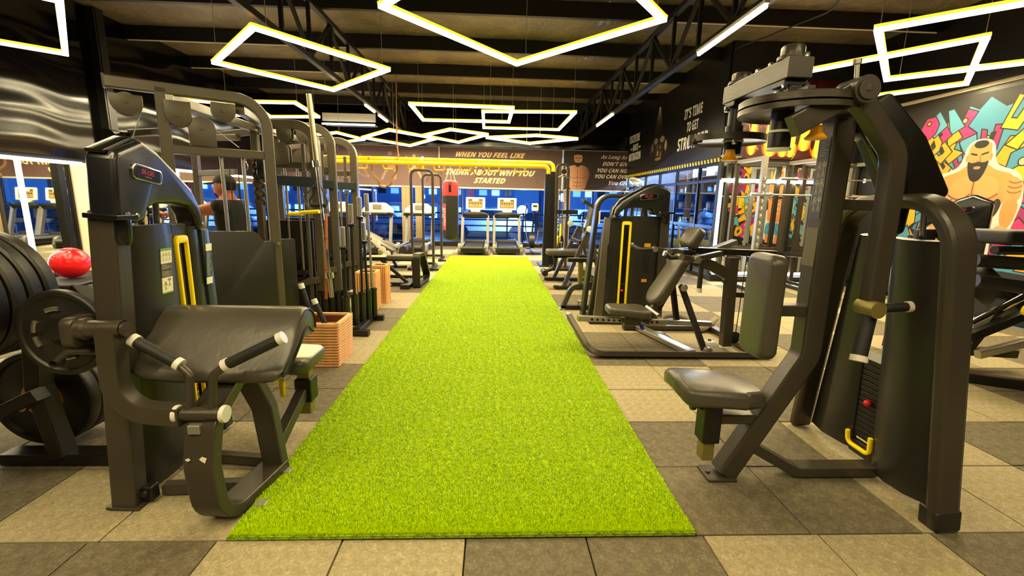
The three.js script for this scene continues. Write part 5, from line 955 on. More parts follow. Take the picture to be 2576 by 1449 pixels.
// ================= the night street beyond the far windows =================
{
  const ground = struct('ground_outside', cbox(-40, 40, -.4, -.3, -70, -14.2, 0), std({ color: 0x0b1224, roughness: .6 }), 'dark street outside the windows');
  const rail = thing('balcony_railing', 'blue lit balcony railing outside the far windows', 'railing', [0, 0, -15.2]);
  for (const y of [.35, .55, .75, .95]) part('rail', box(14, .05, .03, 0, y, 0, .01), std({ color: 0x1c3a66, roughness: .4 }), rail); for (let x = -7; x <= 7; x += 1) part('post', box(.05, 1.3, .05, x, .35, 0, .005), std({ color: 0x16305a, roughness: .4 }), rail);
  const bm = std({ color: 0x6f9cc4, roughness: .8 }), win = std({ color: 0xffffff, emissive: new THREE.Color(.6, .85, 1), emissiveIntensity: 2.4 }), win2 = std({ color: 0xffffff, emissive: new THREE.Color(.25, .55, 1), emissiveIntensity: 1.2 });
  let id = 0; for (const [x, w, h, z, l] of [[-14, 9, 7, -34, 'dark street building far left beyond the windows'], [-3.5, 10, 5, -36, 'wide low street building with lit shopfronts straight ahead'], [8, 9, 8, -33, 'tall street building right of the centre beyond the windows']]) {
    const b = thing('street_building', l, 'building', [x, -.3, z]); part('walls', box(w, h, 5, 0, h / 2, 0, .02), bm, b); part('roof_edge', box(w + .3, .2, 5.3, 0, h, 0, .02), bm, b);
    for (let i = 0; i < 11; i++) for (let j = 0; j < 5; j++) { const q = (i * 7 + j * 5 + id * 3 + i * j) % 5; part('window', box(w / 18, j ? .38 : .8, .06, -w / 2 + w * (i + .5) / 11, (j ? 1.2 : .75) + j * 1.05, 2.53, .01), j === 0 || q === 0 ? win : q < 3 ? win2 : M.gloss, b); } id++;
  }
  for (const [x, y, z, r, l] of [[1.2, 1.0, -19, .22, 'round white street lamp glow seen between the treadmills'], [3.2, 1.6, -21, .2, 'bright street lamp beyond the windows at the right'], [-3.4, 1.5, -22, .14, 'small street lamp beyond the windows at the left'], [2.3, .75, -18, .2, 'white car lamp glow low beyond the windows']]) { const s = thing('street_lamp', l, 'street lamp', [x, -.3, z]); part('lamp', new THREE.SphereGeometry(r, 16, 12).translate(0, y + .3, 0), std({ color: 0xffffff, emissive: new THREE.Color(.75, .92, 1), emissiveIntensity: 5 }), s); part('pole', rod([0, 0, 0], [0, y + .3 - r, 0], .03, 8), M.steelDark, s); const pl = new THREE.PointLight(new THREE.Color(.6, .8, 1), 45); pl.position.set(x, y + .02, z); pl.castShadow = true; scene.add(pl); }
  const car = (x, z, c, l) => { const t = thing('parked_car', l, 'car', [x, -.3, z]); const sh = roundShape([[-2, .3], [2, .3], [2, .8], [1.3, .9], [.8, 1.35], [-.9, 1.35], [-1.6, .9], [-2, .8]], .15); part('body', slab(sh, 1.7, .08), std({ color: c, roughness: .3 }), t); for (const s of [-1.2, 1.2]) for (const q of [-.78, .78]) part('wheel', rod([s, .32, q - .08], [s, .32, q + .08], .32, 20), M.rubber, t); part('windows', slab(roundShape([[-1.2, .92], [1.0, .92], [.7, 1.28], [-.8, 1.28]], .08), 1.72, .01), M.gloss, t); };
  car(-.2, -20.5, 0xcfd8e6, 'pale parked car outside behind the treadmills'); car(5.0, -22, 0x9fb4d0, 'blue grey parked car outside at the right'); car(-5.5, -21, 0x8fa0b8, 'grey parked car outside at the left');
}
// ================= equipment further back =================
// ----- treadmills in a row by the windows, seen from behind -----
const treadSilver = std({ color: 0x777268, roughness: .42, metalness: .6 });
function treadmill(label, x, z, kind, turn = 0) {
  const t = thing('treadmill', label, 'treadmill', [x, 0, z], turn, 'treadmills by the far windows');
  part('base', [cbox(-.3, .3, .04, .16, -1.75, -.05, .01)], M.plastic, t); part('belt', [cbox(-.25, .25, .15, .2, -1.7, -.04, .03), rod([-.25, .165, -.06], [.25, .165, -.06], .055, 20)], M.vinylSoft, t, 'black running belt');
  for (const s of [-1, 1]) {
    part('side_rail', bar([[s * .31, .2, -.06], [s * .31, .2, -1.6]], .07, .05, [1, 0, 0]), M.satin, t);
    part('end_foot', slab(roundShape([[-.17, 0], [.04, 0], [.06, .1], [0, .26], [-.1, .3], [-.17, .2]], .04), .085, .012).rotateY(-Math.PI / 2).translate(s * .35, .0, -.12), treadSilver, t);
    part('upright', bar([[s * .36, .1, -1.25], [s * .355, .95, -1.5]], .075, .1, [1, 0, 0]), treadSilver, t);
    part('side_grip', pipe([[s * .34, .93, -1.5], [s * .34, .99, -1.38], [s * .34, .99, -1.05]], .02, .05), M.grip, t);
  }
  part('motor_hood', slab(roundShape([[-.33, .05], [.33, .05], [.3, .27], [-.3, .27]], .06), .4, .03).translate(0, 0, -1.62), M.shroud, t);
  if (kind === 'screen') {
    part('console', slab(roundShape([[-.36, .9], [.36, .9], [.34, 1.02], [.18, 1.06], [-.18, 1.06], [-.34, 1.02]], .03), .16, .02).translate(0, 0, -1.5), M.plastic, t);
    part('neck', [slab(roundShape([[-.12, 0], [.12, 0], [.16, .06], [-.16, .06]], .02), .1, .01).translate(0, 1.06, -1.52)], M.cream, t);
    const sc = new THREE.Group(); sc.name = 'screen'; sc.position.set(0, 1.29, -1.54); sc.rotation.x = -.12; t.add(sc);
    part('bezel', slab(roundShape([[-.27, -.17], [.27, -.17], [.27, .17], [-.27, .17]], .02), .06, .01, 2, [roundShape([[-.2, -.12], [.2, -.12], [.2, .12], [-.2, .12]], .01)]), M.cream, sc, 'cream screen surround');
    part('display', box(.41, .25, .03, 0, 0, -.005, 0), std({ map: canvasTex(256, 160, (g, w, h) => { g.fillStyle = '#5a4a22'; g.fillRect(0, 0, w, h); g.fillStyle = '#8d7a45'; g.fillRect(16, 40, 224, 100); g.fillStyle = '#f4efd8'; g.fillRect(70, 0, 116, 34); g.fillStyle = '#2c2412'; for (let i = 0; i < 5; i++) g.fillRect(26 + i * 44, 60, 30, 26); g.fillStyle = '#c0552a'; g.fillRect(60, 100, 130, 18); }), roughness: .3 }), sc);
  } else {
    part('console', slab(roundShape([[-.42, .98], [.42, .98], [.4, 1.1], [.2, 1.26], [-.2, 1.26], [-.4, 1.1]], [.03, .03, .1, .14, .14, .1]), .2, .04, 3).translate(0, 0, -1.5), M.cream, t); part('console_tray', slab(roundShape([[-.44, .92], [.44, .92], [.42, 1.0], [-.42, 1.0]], .03), .26, .02).translate(0, 0, -1.45), M.plastic, t);
    part('display', [frameAt(box(.24, .13, .02, 0, 0, 0, .01), [0, 1.15, -1.395], [1, 0, 0], [0, 1, -.1])], std({ color: 0x6a6452, roughness: .3 }), t);
  }
  return t;
}
treadmill('silver treadmill left of the pair straight ahead at the end of the turf', -.51, -11.42, 'screen');
treadmill('silver treadmill right of the pair straight ahead at the end of the turf', .385, -11.53, 'screen');
treadmill('treadmill with a rounded cream console, right behind the inverted U frames', -2.05, -11.3, 'round');
treadmill('treadmill with a rounded cream console, farther left beside the bent towers', -3.15, -11.1, 'round');
treadmill('treadmill with a rounded cream console, leftmost and mostly hidden by the towers', -4.25, -11.2, 'round');
// ----- elliptical -----
{
  const t = thing('elliptical_trainer', 'slim elliptical trainer right of the two central treadmills', 'elliptical', [1.05, 0, -12.0]);
  part('base', [bar([[0, .05, .35], [0, .05, -.55]], .06, .06, [1, 0, 0]), bar([[-.2, .04, .35], [.2, .04, .35]], .05, .05, [0, 0, 1])], M.plastic, t); part('flywheel', rod([-.07, .32, -.3], [.07, .32, -.3], .2, 26), M.shroud, t);
  part('mast', bar([[0, .3, -.35], [.06, 1.12, -.3]], .05, .05, [1, 0, 0]), M.plastic, t); part('console', [slab(roundShape([[-.09, -.1], [.09, -.1], [.09, .1], [-.09, .1]], .03), .05, .012).translate(.07, 1.23, -.28)], M.cream, t, 'pale console'); part('display', box(.11, .05, .01, .07, 1.26, -.25, .003), M.black, t);
  for (const s of [-1, 1]) { part('moving_arm', pipe([[s * .12, .25, .05], [s * .17, .62, -.22], [s * .2, 1.0, -.2], [s * .16, 1.28, -.12]], .016, .12), M.plastic, t); part('pedal', box(.12, .03, .32, s * .12, .22 + s * .05, .12, .01), M.grip, t); }
}
// ----- curtains between the windows -----
for (const [x, l] of [[-2.6, 'beige gathered curtain left of the inverted U frames'], [-2.2, 'beige gathered curtain just right of the first one'], [1.86, 'narrow beige curtain beside the right cable column'], [2.2, 'narrow beige curtain farther right by the leg machine']]) {
  const p = [], n = 24, w = x > 0 ? .2 : .24; for (let i = 0; i <= n; i++) p.push([x - w / 2 + w * i / n, ZF + .13 + .02 * Math.sin(i * 1.7)]); const q = [...p, ...p.slice().reverse().map(([a, b]) => [a, b - .006])];
  solo('curtain', loft([[...q.map(([a, b]) => V(a, .015, b))], [...q.map(([a, b]) => V(a, 1.73, b))]], .5), std({ color: 0xb7a384, roughness: .9 }), l, 'curtain');
}
// ----- yellow rig with rungs, rings, ropes; black end columns -----
{
  const t = thing('monkey_bar_rig', 'long yellow monkey bar rig spanning the room before the far banner', 'gym rig', [-1.1, 0, -9.8]);
  const P = (n, g, m, l) => wpart(n, g, m, t, l), Yw = std({ color: 0xf7c400, roughness: .35 });
  P('pipe', pipe([[-3.6, 2.2, -9.95], [1.28, 2.2, -9.95], [1.28, 1.95, -9.95]], .042, .16, 14), Yw); P('pipe', pipe([[-3.6, 2.1, -9.65], [1.14, 2.1, -9.65], [1.14, 1.9, -9.65]], .042, .16, 14), Yw);
  P('post', [rod([-1.52, 2.14, -9.8], [-1.52, 2.0, -9.8], .05, 14), rod([-1.52, 2.23, -9.95], [-1.52, 2.14, -9.65], .035, 12)], Yw);
  for (const x of [-2.75, -2.2, -1.68, -1.15, -.6, 0.0, .55]) P('rung', pipe([[x - .12, 2.14, -9.68], [x - .1, 1.98, -9.8], [x + .1, 1.98, -9.8], [x + .12, 2.14, -9.68]], .018, .03, 8), Yw);
  P('end_column', [cbox(1.21, 1.35, 0, 2.02, -10.02, -9.88, .01), cbox(1.07, 1.2, 0, 1.95, -9.72, -9.58, .01)], M.steelDark); P('end_column', [cbox(-3.7, -3.55, 0, 2.2, -10.02, -9.88, .01), cbox(-3.7, -3.55, 0, 2.2, -9.72, -9.58, .01)], M.steelDark); P('column_foot', cbox(1.0, 1.4, 0, .03, -10.1, -9.52, .005), M.steelDark);
  const ring = thing('gym_ring', 'wooden gym ring hanging from the yellow rig in front of the motto', 'gym ring', [-.32, 2.0, -9.8]); part('ring', new THREE.TorusGeometry(.115, .016, 10, 28), M.rope, ring); part('strap', rod([0, .115, 0], [0, .16, .1], .008, 6), M.cream, ring);
  const rp = thing('hanging_rope', 'frayed tan rope looped over the yellow rig on the left', 'rope', [-2.35, 1.5, -9.75]); const pts = []; for (let i = 0; i <= 40; i++) { const k = i / 40; pts.push([-.25 + .62 * k + .03 * Math.sin(k * 30), .7 - 2.4 * k * (1 - k), .0 + .02 * Math.cos(k * 26)]); } part('rope', sweep(pts.map(vv), profCirc(.022, 8)), M.rope, rp); part('tail', pipe([[.37, .7, 0], [.34, 1.0, 0], [.36, 2.3, 0]], .014, .05, 7), M.rope, rp);
}
// ----- punching bag -----
{
  const t = thing('punching_bag', 'black hanging punching bag with a red top', 'punching bag', [-.905, .52, -9.7]);
  part('body', turned([[0, 0], [.1, .01], [.15, .05], [.165, .12], [.165, .96], [0, .96]], [0, 0, 0], [0, 1, 0], 30), std({ color: 0x262420, roughness: .5, bumpMap: bumpCrease, bumpScale: .004 }), t); part('red_top', turned([[.166, .94], [.168, 1.16], [.15, 1.22], [.08, 1.26], [0, 1.27]], [0, 0, 0], [0, 1, 0], 30), std({ color: 0xd8323c, roughness: .5 }), t, 'red top');
  part('side_print', frameAt(box(.09, .55, .004, 0, 0, 0, 0), [-.118, .5, .118], [.707, 0, .707], [0, 1, 0]), std({ map: canvasTex(96, 512, (g, w, h) => { g.fillStyle = '#cf4550'; g.fillRect(0, 0, w, h); g.save(); g.translate(w / 2, h / 2); g.rotate(-Math.PI / 2); g.fillStyle = '#f1d9cc'; g.font = 'bold 84px sans-serif'; g.textAlign = 'center'; g.fillText('FIGHTER', 0, 30); g.restore(); }), roughness: .6 }), t, 'red side print');
  part('strap', [0, 1, 2].map(i => rod([.14 * Math.cos(i * 2.1 + .5), 1.2, .14 * Math.sin(i * 2.1 + .5)], [.0, 1.52, 0], .007, 6)), M.cream, t); part('buckle', [box(.05, .14, .008, 0, 1.08, .168, .003), new THREE.TorusGeometry(.03, .006, 8, 18).translate(0, 1.18, .17)], M.plastic, t); part('chain', [0, 1, 2, 3].map(i => new THREE.TorusGeometry(.018, .005, 6, 14).rotateY(i % 2 * 1.57).translate(0, 1.535 + i * .026, 0)), M.satin, t);
}
// ----- inverted U frames -----
function uFrame(label, x0, x1, z, H) {
  const t = thing('dip_station', label, 'exercise frame', [(x0 + x1) / 2, 0, z], 0, 'inverted U frames'); const w = (x1 - x0) / 2;
  part('arch', bar([[-w, .03, 0], [-w, H, 0], [w, H, 0], [w, .03, 0]], .07, .05, [0, 0, 1], .1, .012), M.steel, t); for (const s of [-1, 1]) part('foot', bar([[s * w, .03, -.35], [s * w, .03, .35]], .08, .05, [1, 0, 0]), M.steelDark, t); part('foot_stop', box(.16, .03, .08, w + .05, .016, .25, .006), M.steelDark, t); part('brace', bar([[-w, .06, -.3], [w, .06, -.3]], .05, .05, [0, 1, 0]), M.steelDark, t);
}
uFrame('nearer inverted U steel frame left of the far turf end', -1.62, -1.2, -9.1, 1.93); uFrame('farther inverted U steel frame beside the punching bag', -1.6, -1.19, -10.45, 1.92);
// ----- bench with toothed incline support -----
{
  const t = thing('workout_bench', 'black workout bench with a heavy loop foot near the left turf edge', 'bench', [-1.8, 0, -7.3]); const P = (n, g, m, l) => wpart(n, g, m, t, l);
  P('loop_foot', bar([[-1.19, .03, -6.98], [-1.19, .52, -6.98], [-1.1, .52, -7.0], [-1.08, .03, -7.75]].slice(0, 2).concat([[-1.14, .52, -7.2], [-1.14, .03, -7.85], [-1.19, .03, -7.0]]), .12, .05, [1, 0, 0], .07), M.steelDark);
  P('bench_pad', slab(roundShape([[-.25, -.14], [.2, -.14], [.2, .14], [-.25, .14]], .04), .07, .02, 3).rotateX(-Math.PI / 2).translate(-1.4, .475, -7.1), M.vinyl);
  P('long_rail', bar([[-1.15, .44, -7.1], [-2.9, .42, -7.2]], .06, .06, [0, 0, 1]), M.steelDark); P('floor_rail', bar([[-1.2, .035, -7.1], [-2.9, .035, -7.25]], .06, .06, [0, 0, 1]), M.steelDark); P('floor_rail', bar([[-1.2, .05, -7.7], [-3.2, .05, -7.9]], .06, .06, [0, 0, 1]), M.steelDark);
  P('cross_foot', bar([[-1.35, .035, -6.85], [-1.35, .035, -7.5]], .14, .07, [1, 0, 0]), M.steelDark); P('strut', bar([[-1.35, .06, -7.1], [-1.75, .42, -7.12]], .05, .05, [0, 0, 1]), M.steelDark); P('strut', bar([[-2.3, .05, -7.15], [-2.1, .42, -7.15]], .05, .05, [0, 0, 1]), M.steelDark);
  for (const x of [-2.2, -2.65]) P('leg', bar([[x, .03, -7.6], [x, .7, -7.6]], .06, .06, [0, 0, 1]), M.steelDark);
  P('toothed_plate', frameAt(slab([[-.24, 0], [.2, 0], [.2, .07], [.16, .07], [.13, .045], [.1, .07], [.06, .07], [.03, .045], [0, .07], [-.04, .07], [-.07, .045], [-.1, .07], [-.14, .07], [-.17, .045], [-.2, .07], [-.24, .07]], .02, .003), [-1.72, .56, -7.06], [.72, -.66, 0], [.66, .72, 0]), M.cream, 'pale toothed adjuster');
  P('back_pad', frameAt(slab(roundShape([[-.35, -.13], [.3, -.13], [.3, .13], [-.35, .13]], .04), .07, .02, 3), [-1.85, .68, -7.3], [.78, -.45, 0], [0, 0, -1]), M.vinyl); P('roller', [rod([-2.1, .52, -7.0], [-2.1, .52, -7.5], .055, 18)], M.vinylSoft);
}
{
  const t = thing('incline_bench', 'chrome and black incline bench behind the workout bench, before the treadmills', 'bench', [-2.2, 0, -8.9]); const P = (n, g, m, l) => wpart(n, g, m, t, l);
  P('frame', [bar([[-1.7, .05, -8.9], [-2.9, .05, -8.9]], .06, .06, [0, 0, 1]), bar([[-1.9, .05, -8.9], [-2.15, .6, -8.9]], .06, .06, [0, 0, 1]), bar([[-2.8, .05, -9.1], [-2.75, 1.0, -9.15]], .06, .06, [0, 0, 1]), bar([[-2.8, .05, -8.6], [-2.75, 1.0, -8.55]], .06, .06, [0, 0, 1])], M.steelDark);
  P('bench_pad', frameAt(slab(roundShape([[-.5, -.14], [.5, -.14], [.5, .14], [-.5, .14]], .05), .08, .025, 3), [-2.3, .62, -8.9], [.85, -.42, 0], [0, 0, -1]), M.vinyl); P('bar_catch', [rod([-2.75, .95, -9.2], [-2.6, 1.0, -9.2], .02, 10), rod([-2.75, .95, -8.5], [-2.6, 1.0, -8.5], .02, 10)], M.chrome); P('roller', rod([-1.72, .42, -8.7], [-1.72, .42, -9.1], .06, 18), M.vinylSoft);
}
// ----- leg machine right of the turf, with A shaped legs -----
{
  const t = thing('leg_curl_machine', 'black lever machine with A-shaped legs, pads and a seat at the right turf edge', 'gym machine', [1.3, 0, -7.4]); const P = (n, g, m, l) => wpart(n, g, m, t, l);
  for (const [z, x] of [[-7.05, .98], [-7.85, .92]]) { P('leg', bar([[x + .16, .04, z], [1.5, .97, z]], .08, .06, [0, 0, 1]), M.steel); P('floor_bar', bar([[x, .035, z], [1.75, .035, z]], .09, .05, [0, 0, 1]), M.steelDark); P('rear_leg', bar([[1.5, .97, z], [1.75, .05, z]], .07, .05, [0, 0, 1]), M.steel); P('foot_plate', cbox(x - .07, x + .03, 0, .014, z - .05, z + .05, .003), M.rope); }
  P('cross_bar', bar([[1.25, .06, -7.05], [1.3, .06, -7.85]], .06, .05, [0, 1, 0]), M.steel); P('cross_bar', bar([[1.38, .75, -7.05], [1.38, .75, -7.85]], .06, .05, [0, 1, 0]), M.steelDark);
  for (const [x, y, z] of [[1.5, .97, -6.99], [1.33, 1.02, -7.79], [1.36, .45, -6.99]]) P('pivot_cap', turned([[.05, 0], [.05, .04], [.03, .05], [0, .05]], [x, y, z], [0, 0, 1], 20), M.cap, 'white pivot cap');
  P('seat_pad', slab(roundShape([[-.28, -.16], [.22, -.16], [.22, .16], [-.28, .16]], .06), .09, .028, 3).rotateX(-Math.PI / 2).translate(1.16, .56, -7.4), M.vinyl); P('seat_frame', bar([[1.0, .49, -7.4], [1.6, .49, -7.4]], .07, .05, [0, 0, 1]), M.steelDark);
  P('curved_tube', pipe([[1.05, .5, -7.4], [1.03, .28, -7.4], [.88, .24, -7.4]], .03, .12, 12), M.steelDark); P('tube_roller', rod([.86, .22, -7.55], [.86, .22, -7.25], .05, 18), M.steelDark);
  P('backrest', frameAt(slab(roundShape([[-.15, -.36], [.15, -.36], [.15, .36], [-.15, .36]], .06), .09, .028, 3), [1.57, .98, -7.45], [0, 0, -1], [.2, 1, 0]), M.vinyl); P('back_grip', [bar([[1.44, 1.4, -7.3], [1.68, 1.28, -7.3]], .05, .05, [0, 0, 1]), bar([[1.48, 1.42, -7.6], [1.7, 1.3, -7.6]], .05, .05, [0, 0, 1])], M.grip);
  P('lever', bar([[1.5, .97, -7.4], [1.72, .55, -7.4]], .06, .05, [0, 0, 1]), M.steel);
}
{
  const t = thing('curl_seat', 'low curved steel leg support in front of the weight tower side', 'machine frame', [1.1, 0, -5.75]); const P = (n, g, m, l) => wpart(n, g, m, t, l);
  P('curved_leg', bar([[.92, .02, -5.7], [1.03, .3, -5.7], [1.3, .34, -5.7]], .08, .06, [0, 0, 1], .12), M.steel); P('floor_bar', bar([[.9, .03, -5.7], [1.35, .03, -5.7]], .08, .05, [0, 0, 1]), M.steelDark); P('post', bar([[1.14, .3, -5.7], [1.13, .62, -5.7]], .06, .06, [0, 0, 1]), M.olive); P('top_bar', bar([[.96, .65, -5.7], [1.3, .65, -5.7]], .09, .05, [0, 0, 1]), M.steelDark); P('brace', bar([[1.14, .5, -5.7], [1.35, .38, -5.7]], .05, .08, [0, 0, 1]), M.olive); P('foot_plate', cbox(.86, .95, 0, .014, -5.75, -5.65, .003), M.silver);
  const c = thing('chalk_tin', 'small silver tin on the floor bar of the curved leg support', 'tin', [1.17, .056, -5.7]); part('tin', turned([[0, 0], [.055, 0], [.055, .05], [0, .05]], [0, 0, 0], [0, 1, 0], 20), M.satin, c); part('lid', turned([[.058, .045], [.058, .06], [.0, .065]], [0, 0, 0], [0, 1, 0], 20), M.silver, c);
}
// ----- cable column behind the leg machine -----
{
  const t = thing('cable_column', 'black cable column with a curved top tube at the right end of the yellow rig', 'gym machine', [1.4, 0, -9.3]); const P = (n, g, m, l) => wpart(n, g, m, t, l);
  P('loop', bar([[1.3, .02, -9.3], [1.27, 2.12, -9.3], [1.5, 2.12, -9.3], [1.52, .02, -9.3]], .08, .05, [0, 0, 1], .12), M.steel); P('guide_rod', rod([1.36, .05, -9.3], [1.36, 2.1, -9.3], .01, 8), M.chrome); P('cable', rod([1.4, 2.05, -9.22], [1.4, .9, -9.22], .009, 8), M.chrome); P('pulley', rod([1.4, 1.98, -9.26], [1.4, 1.98, -9.18], .05, 20), M.plastic); P('arm', bar([[1.3, 1.18, -9.25], [1.72, 1.18, -9.25]], .07, .09, [0, 0, 1]), M.steelDark); P('base', cbox(1.2, 1.65, 0, .05, -9.45, -9.0, .01), M.steelDark); P('bar_handle', pipe([[1.28, 1.86, -9.2], [1.38, 1.9, -9.2], [1.5, 1.86, -9.2]], .014, .04, 8), M.chrome);
}
// ----- yellow spin bikes -----
function bike(label, x, z, turn) {
  const t = thing('spin_bike', label, 'exercise bike', [x, 0, z], turn, 'yellow spin bikes');
  part('frame', [bar([[-.35, .25, 0], [.3, .42, 0]], .05, .07, [0, 0, 1]), bar([[-.3, .25, 0], [-.2, .75, 0]], .05, .06, [0, 0, 1]), bar([[.3, .2, 0], [.24, .8, 0]], .05, .06, [0, 0, 1])], M.yellow, t); part('flywheel', [rod([.34, .27, -.03], [.34, .27, .03], .23, 28)], M.steelDark, t); part('guard', slab(roundShape([[-.3, .3], [.15, .36], [.1, .5], [-.25, .45]], .06), .1, .012), M.yellow, t);
  part('seat', slab(roundShape([[-.14, -.09], [.1, -.03], [.1, .03], [-.14, .09]], .03), .05, .015, 3).rotateX(-Math.PI / 2).translate(-.2, .84, 0), M.vinyl, t); part('seat_post', rod([-.2, .7, 0], [-.2, .82, 0], .02, 10), M.chrome, t); part('handlebar', pipe([[.36, 1.0, -.2], [.24, .98, -.2], [.24, .98, .2], [.36, 1.0, .2]], .017, .05), M.plastic, t); part('stem', rod([.24, .75, 0], [.24, .98, 0], .018, 10), M.chrome, t); part('foot', [bar([[-.38, .03, -.22], [-.38, .03, .22]], .05, .05, [1, 0, 0]), bar([[.42, .03, -.22], [.42, .03, .22]], .05, .05, [1, 0, 0]), bar([[-.38, .05, 0], [-.34, .25, 0]], .05, .05, [0, 0, 1])], M.plastic, t); part('crank', [rod([0, .33, -.12], [0, .33, .12], .018, 10), box(.05, .16, .015, 0, .26, .1, .004), box(.09, .02, .07, 0, .18, .15, .005)], M.satin, t);
  return t;
}
const bk = bike('yellow spin bike by the right curtains, the nearer to the rig', 1.72, -11.9, 1.2); copy(bk, [2.5, 0, -11.9], 1.0, 'yellow spin bike behind the leg machine, farther right'); copy(bk, [3.2, 0, -12.1], 1.3, 'yellow spin bike at the far right by the office glass');
// ================= planters, bar stands, racks, right edge machine, left corner =================
const woodTex = tex(256, (i, x, y) => { const v = .82 + .36 * (nBlot[(y * 256 + ((x * 3) % 256)) % nBlot.length] - .5); return [255 * Math.min(1, v * 1.05), 196 * v, 128 * v]; }, true);
const wood = std({ map: woodTex, roughness: .6 }), woodDark = std({ color: 0x5a2f16, roughness: .8 }), cork = std({ color: 0x9a5a1c, roughness: .95, bumpMap: bumpCrease, bumpScale: .006 });
function planter(label, x, z, w, h, d, flare, vertical, turn = 0) {
  const t = thing('slatted_planter', label, 'planter', [x, 0, z], turn, 'slatted wooden planter boxes');
  part('core', [box(w - .03, h - .02, .012, 0, h / 2, d / 2 - .02, 0), box(w - .03, h - .02, .012, 0, h / 2, -d / 2 + .02, 0), box(.012, h - .02, d - .03, w / 2 - .02, h / 2, 0, 0), box(.012, h - .02, d - .03, -w / 2 + .02, h / 2, 0, 0), box(w - .04, .02, d - .04, 0, h * .72, 0, 0)], woodDark, t);
  part('filling', box(w - .06, .03, d - .06, 0, h * .78, 0, .01), cork, t, 'brown cork-like filling');
  if (!vertical) {
    const n = 15, sh = h / n; for (let i = 0; i < n; i++) { const k = i / (n - 1), W = w * (1 + flare * k), D = d * (1 + flare * k), y = sh * (i + .5); for (const g of [box(W, sh * .74, .014, 0, y, D / 2, .003), box(W, sh * .74, .014, 0, y, -D / 2, .003), box(.014, sh * .74, D, W / 2, y, 0, .003), box(.014, sh * .74, D, -W / 2, y, 0, .003)]) part('slat', g, wood, t); }
  } else for (let i = 0; i < 9; i++) { const x = -w / 2 + w * (i + .5) / 9, g = box(w / 9 * .72, h, .014, x, h / 2, d / 2, .003); part('slat', g, wood, t); part('slat', box(.014, h, d / 9 * .72, w / 2, h / 2, -d / 2 + d * (i + .5) / 9, .003), wood, t); if (i % 2) part('slat', box(w / 9 * .72, h, .014, x, h / 2, -d / 2, .003), wood, t); }
  part('rim', [box(w * (1 + flare) + .01, .02, .03, 0, h, d * (1 + flare) / 2 - .01, .003), box(w * (1 + flare) + .01, .02, .03, 0, h, -d * (1 + flare) / 2 + .01, .003), box(.03, .02, d * (1 + flare), w * (1 + flare) / 2 - .01, h, 0, .003), box(.03, .02, d * (1 + flare), -w * (1 + flare) / 2 + .01, h, 0, .003)], wood, t);
  return t;
}
planter('short planter box of horizontal pine slats with handles in it, near the left turf edge', -1.435, -3.74, .36, .36, .36, .06, false);
planter('taller planter of vertical pine slats, behind the bar stands', -1.56, -5.62, .24, .47, .26, 0, true); planter('second vertical slat planter, half hidden behind the first', -1.5, -6.0, .2, .5, .22, 0, true);
{
  const a = thing('hand_bar', 'black rubber grip with a white end standing in the slatted box, the taller one', 'hand bar', [-1.49, .3, -3.72]); part('hand_grip', rod([-.085, .33, 0], [-.045, .16, 0], .022, 14), M.grip, a); part('shaft', rod([-.045, .16, 0], [0, -.02, 0], .016, 12), M.olive, a); part('end_cap', rod([-.094, .365, 0], [-.083, .325, 0], .023, 14), M.cap, a);
  const b = thing('hand_bar', 'black grip with a pale ring leaning right in the slatted box, the shorter one', 'hand bar', [-1.42, .3, -3.74]); part('hand_grip', rod([-.06, .19, 0], [.02, -.02, 0], .022, 14), M.grip, b); part('end_cap', rod([-.075, .23, 0], [-.06, .19, 0], .024, 14), M.cap, b);
}
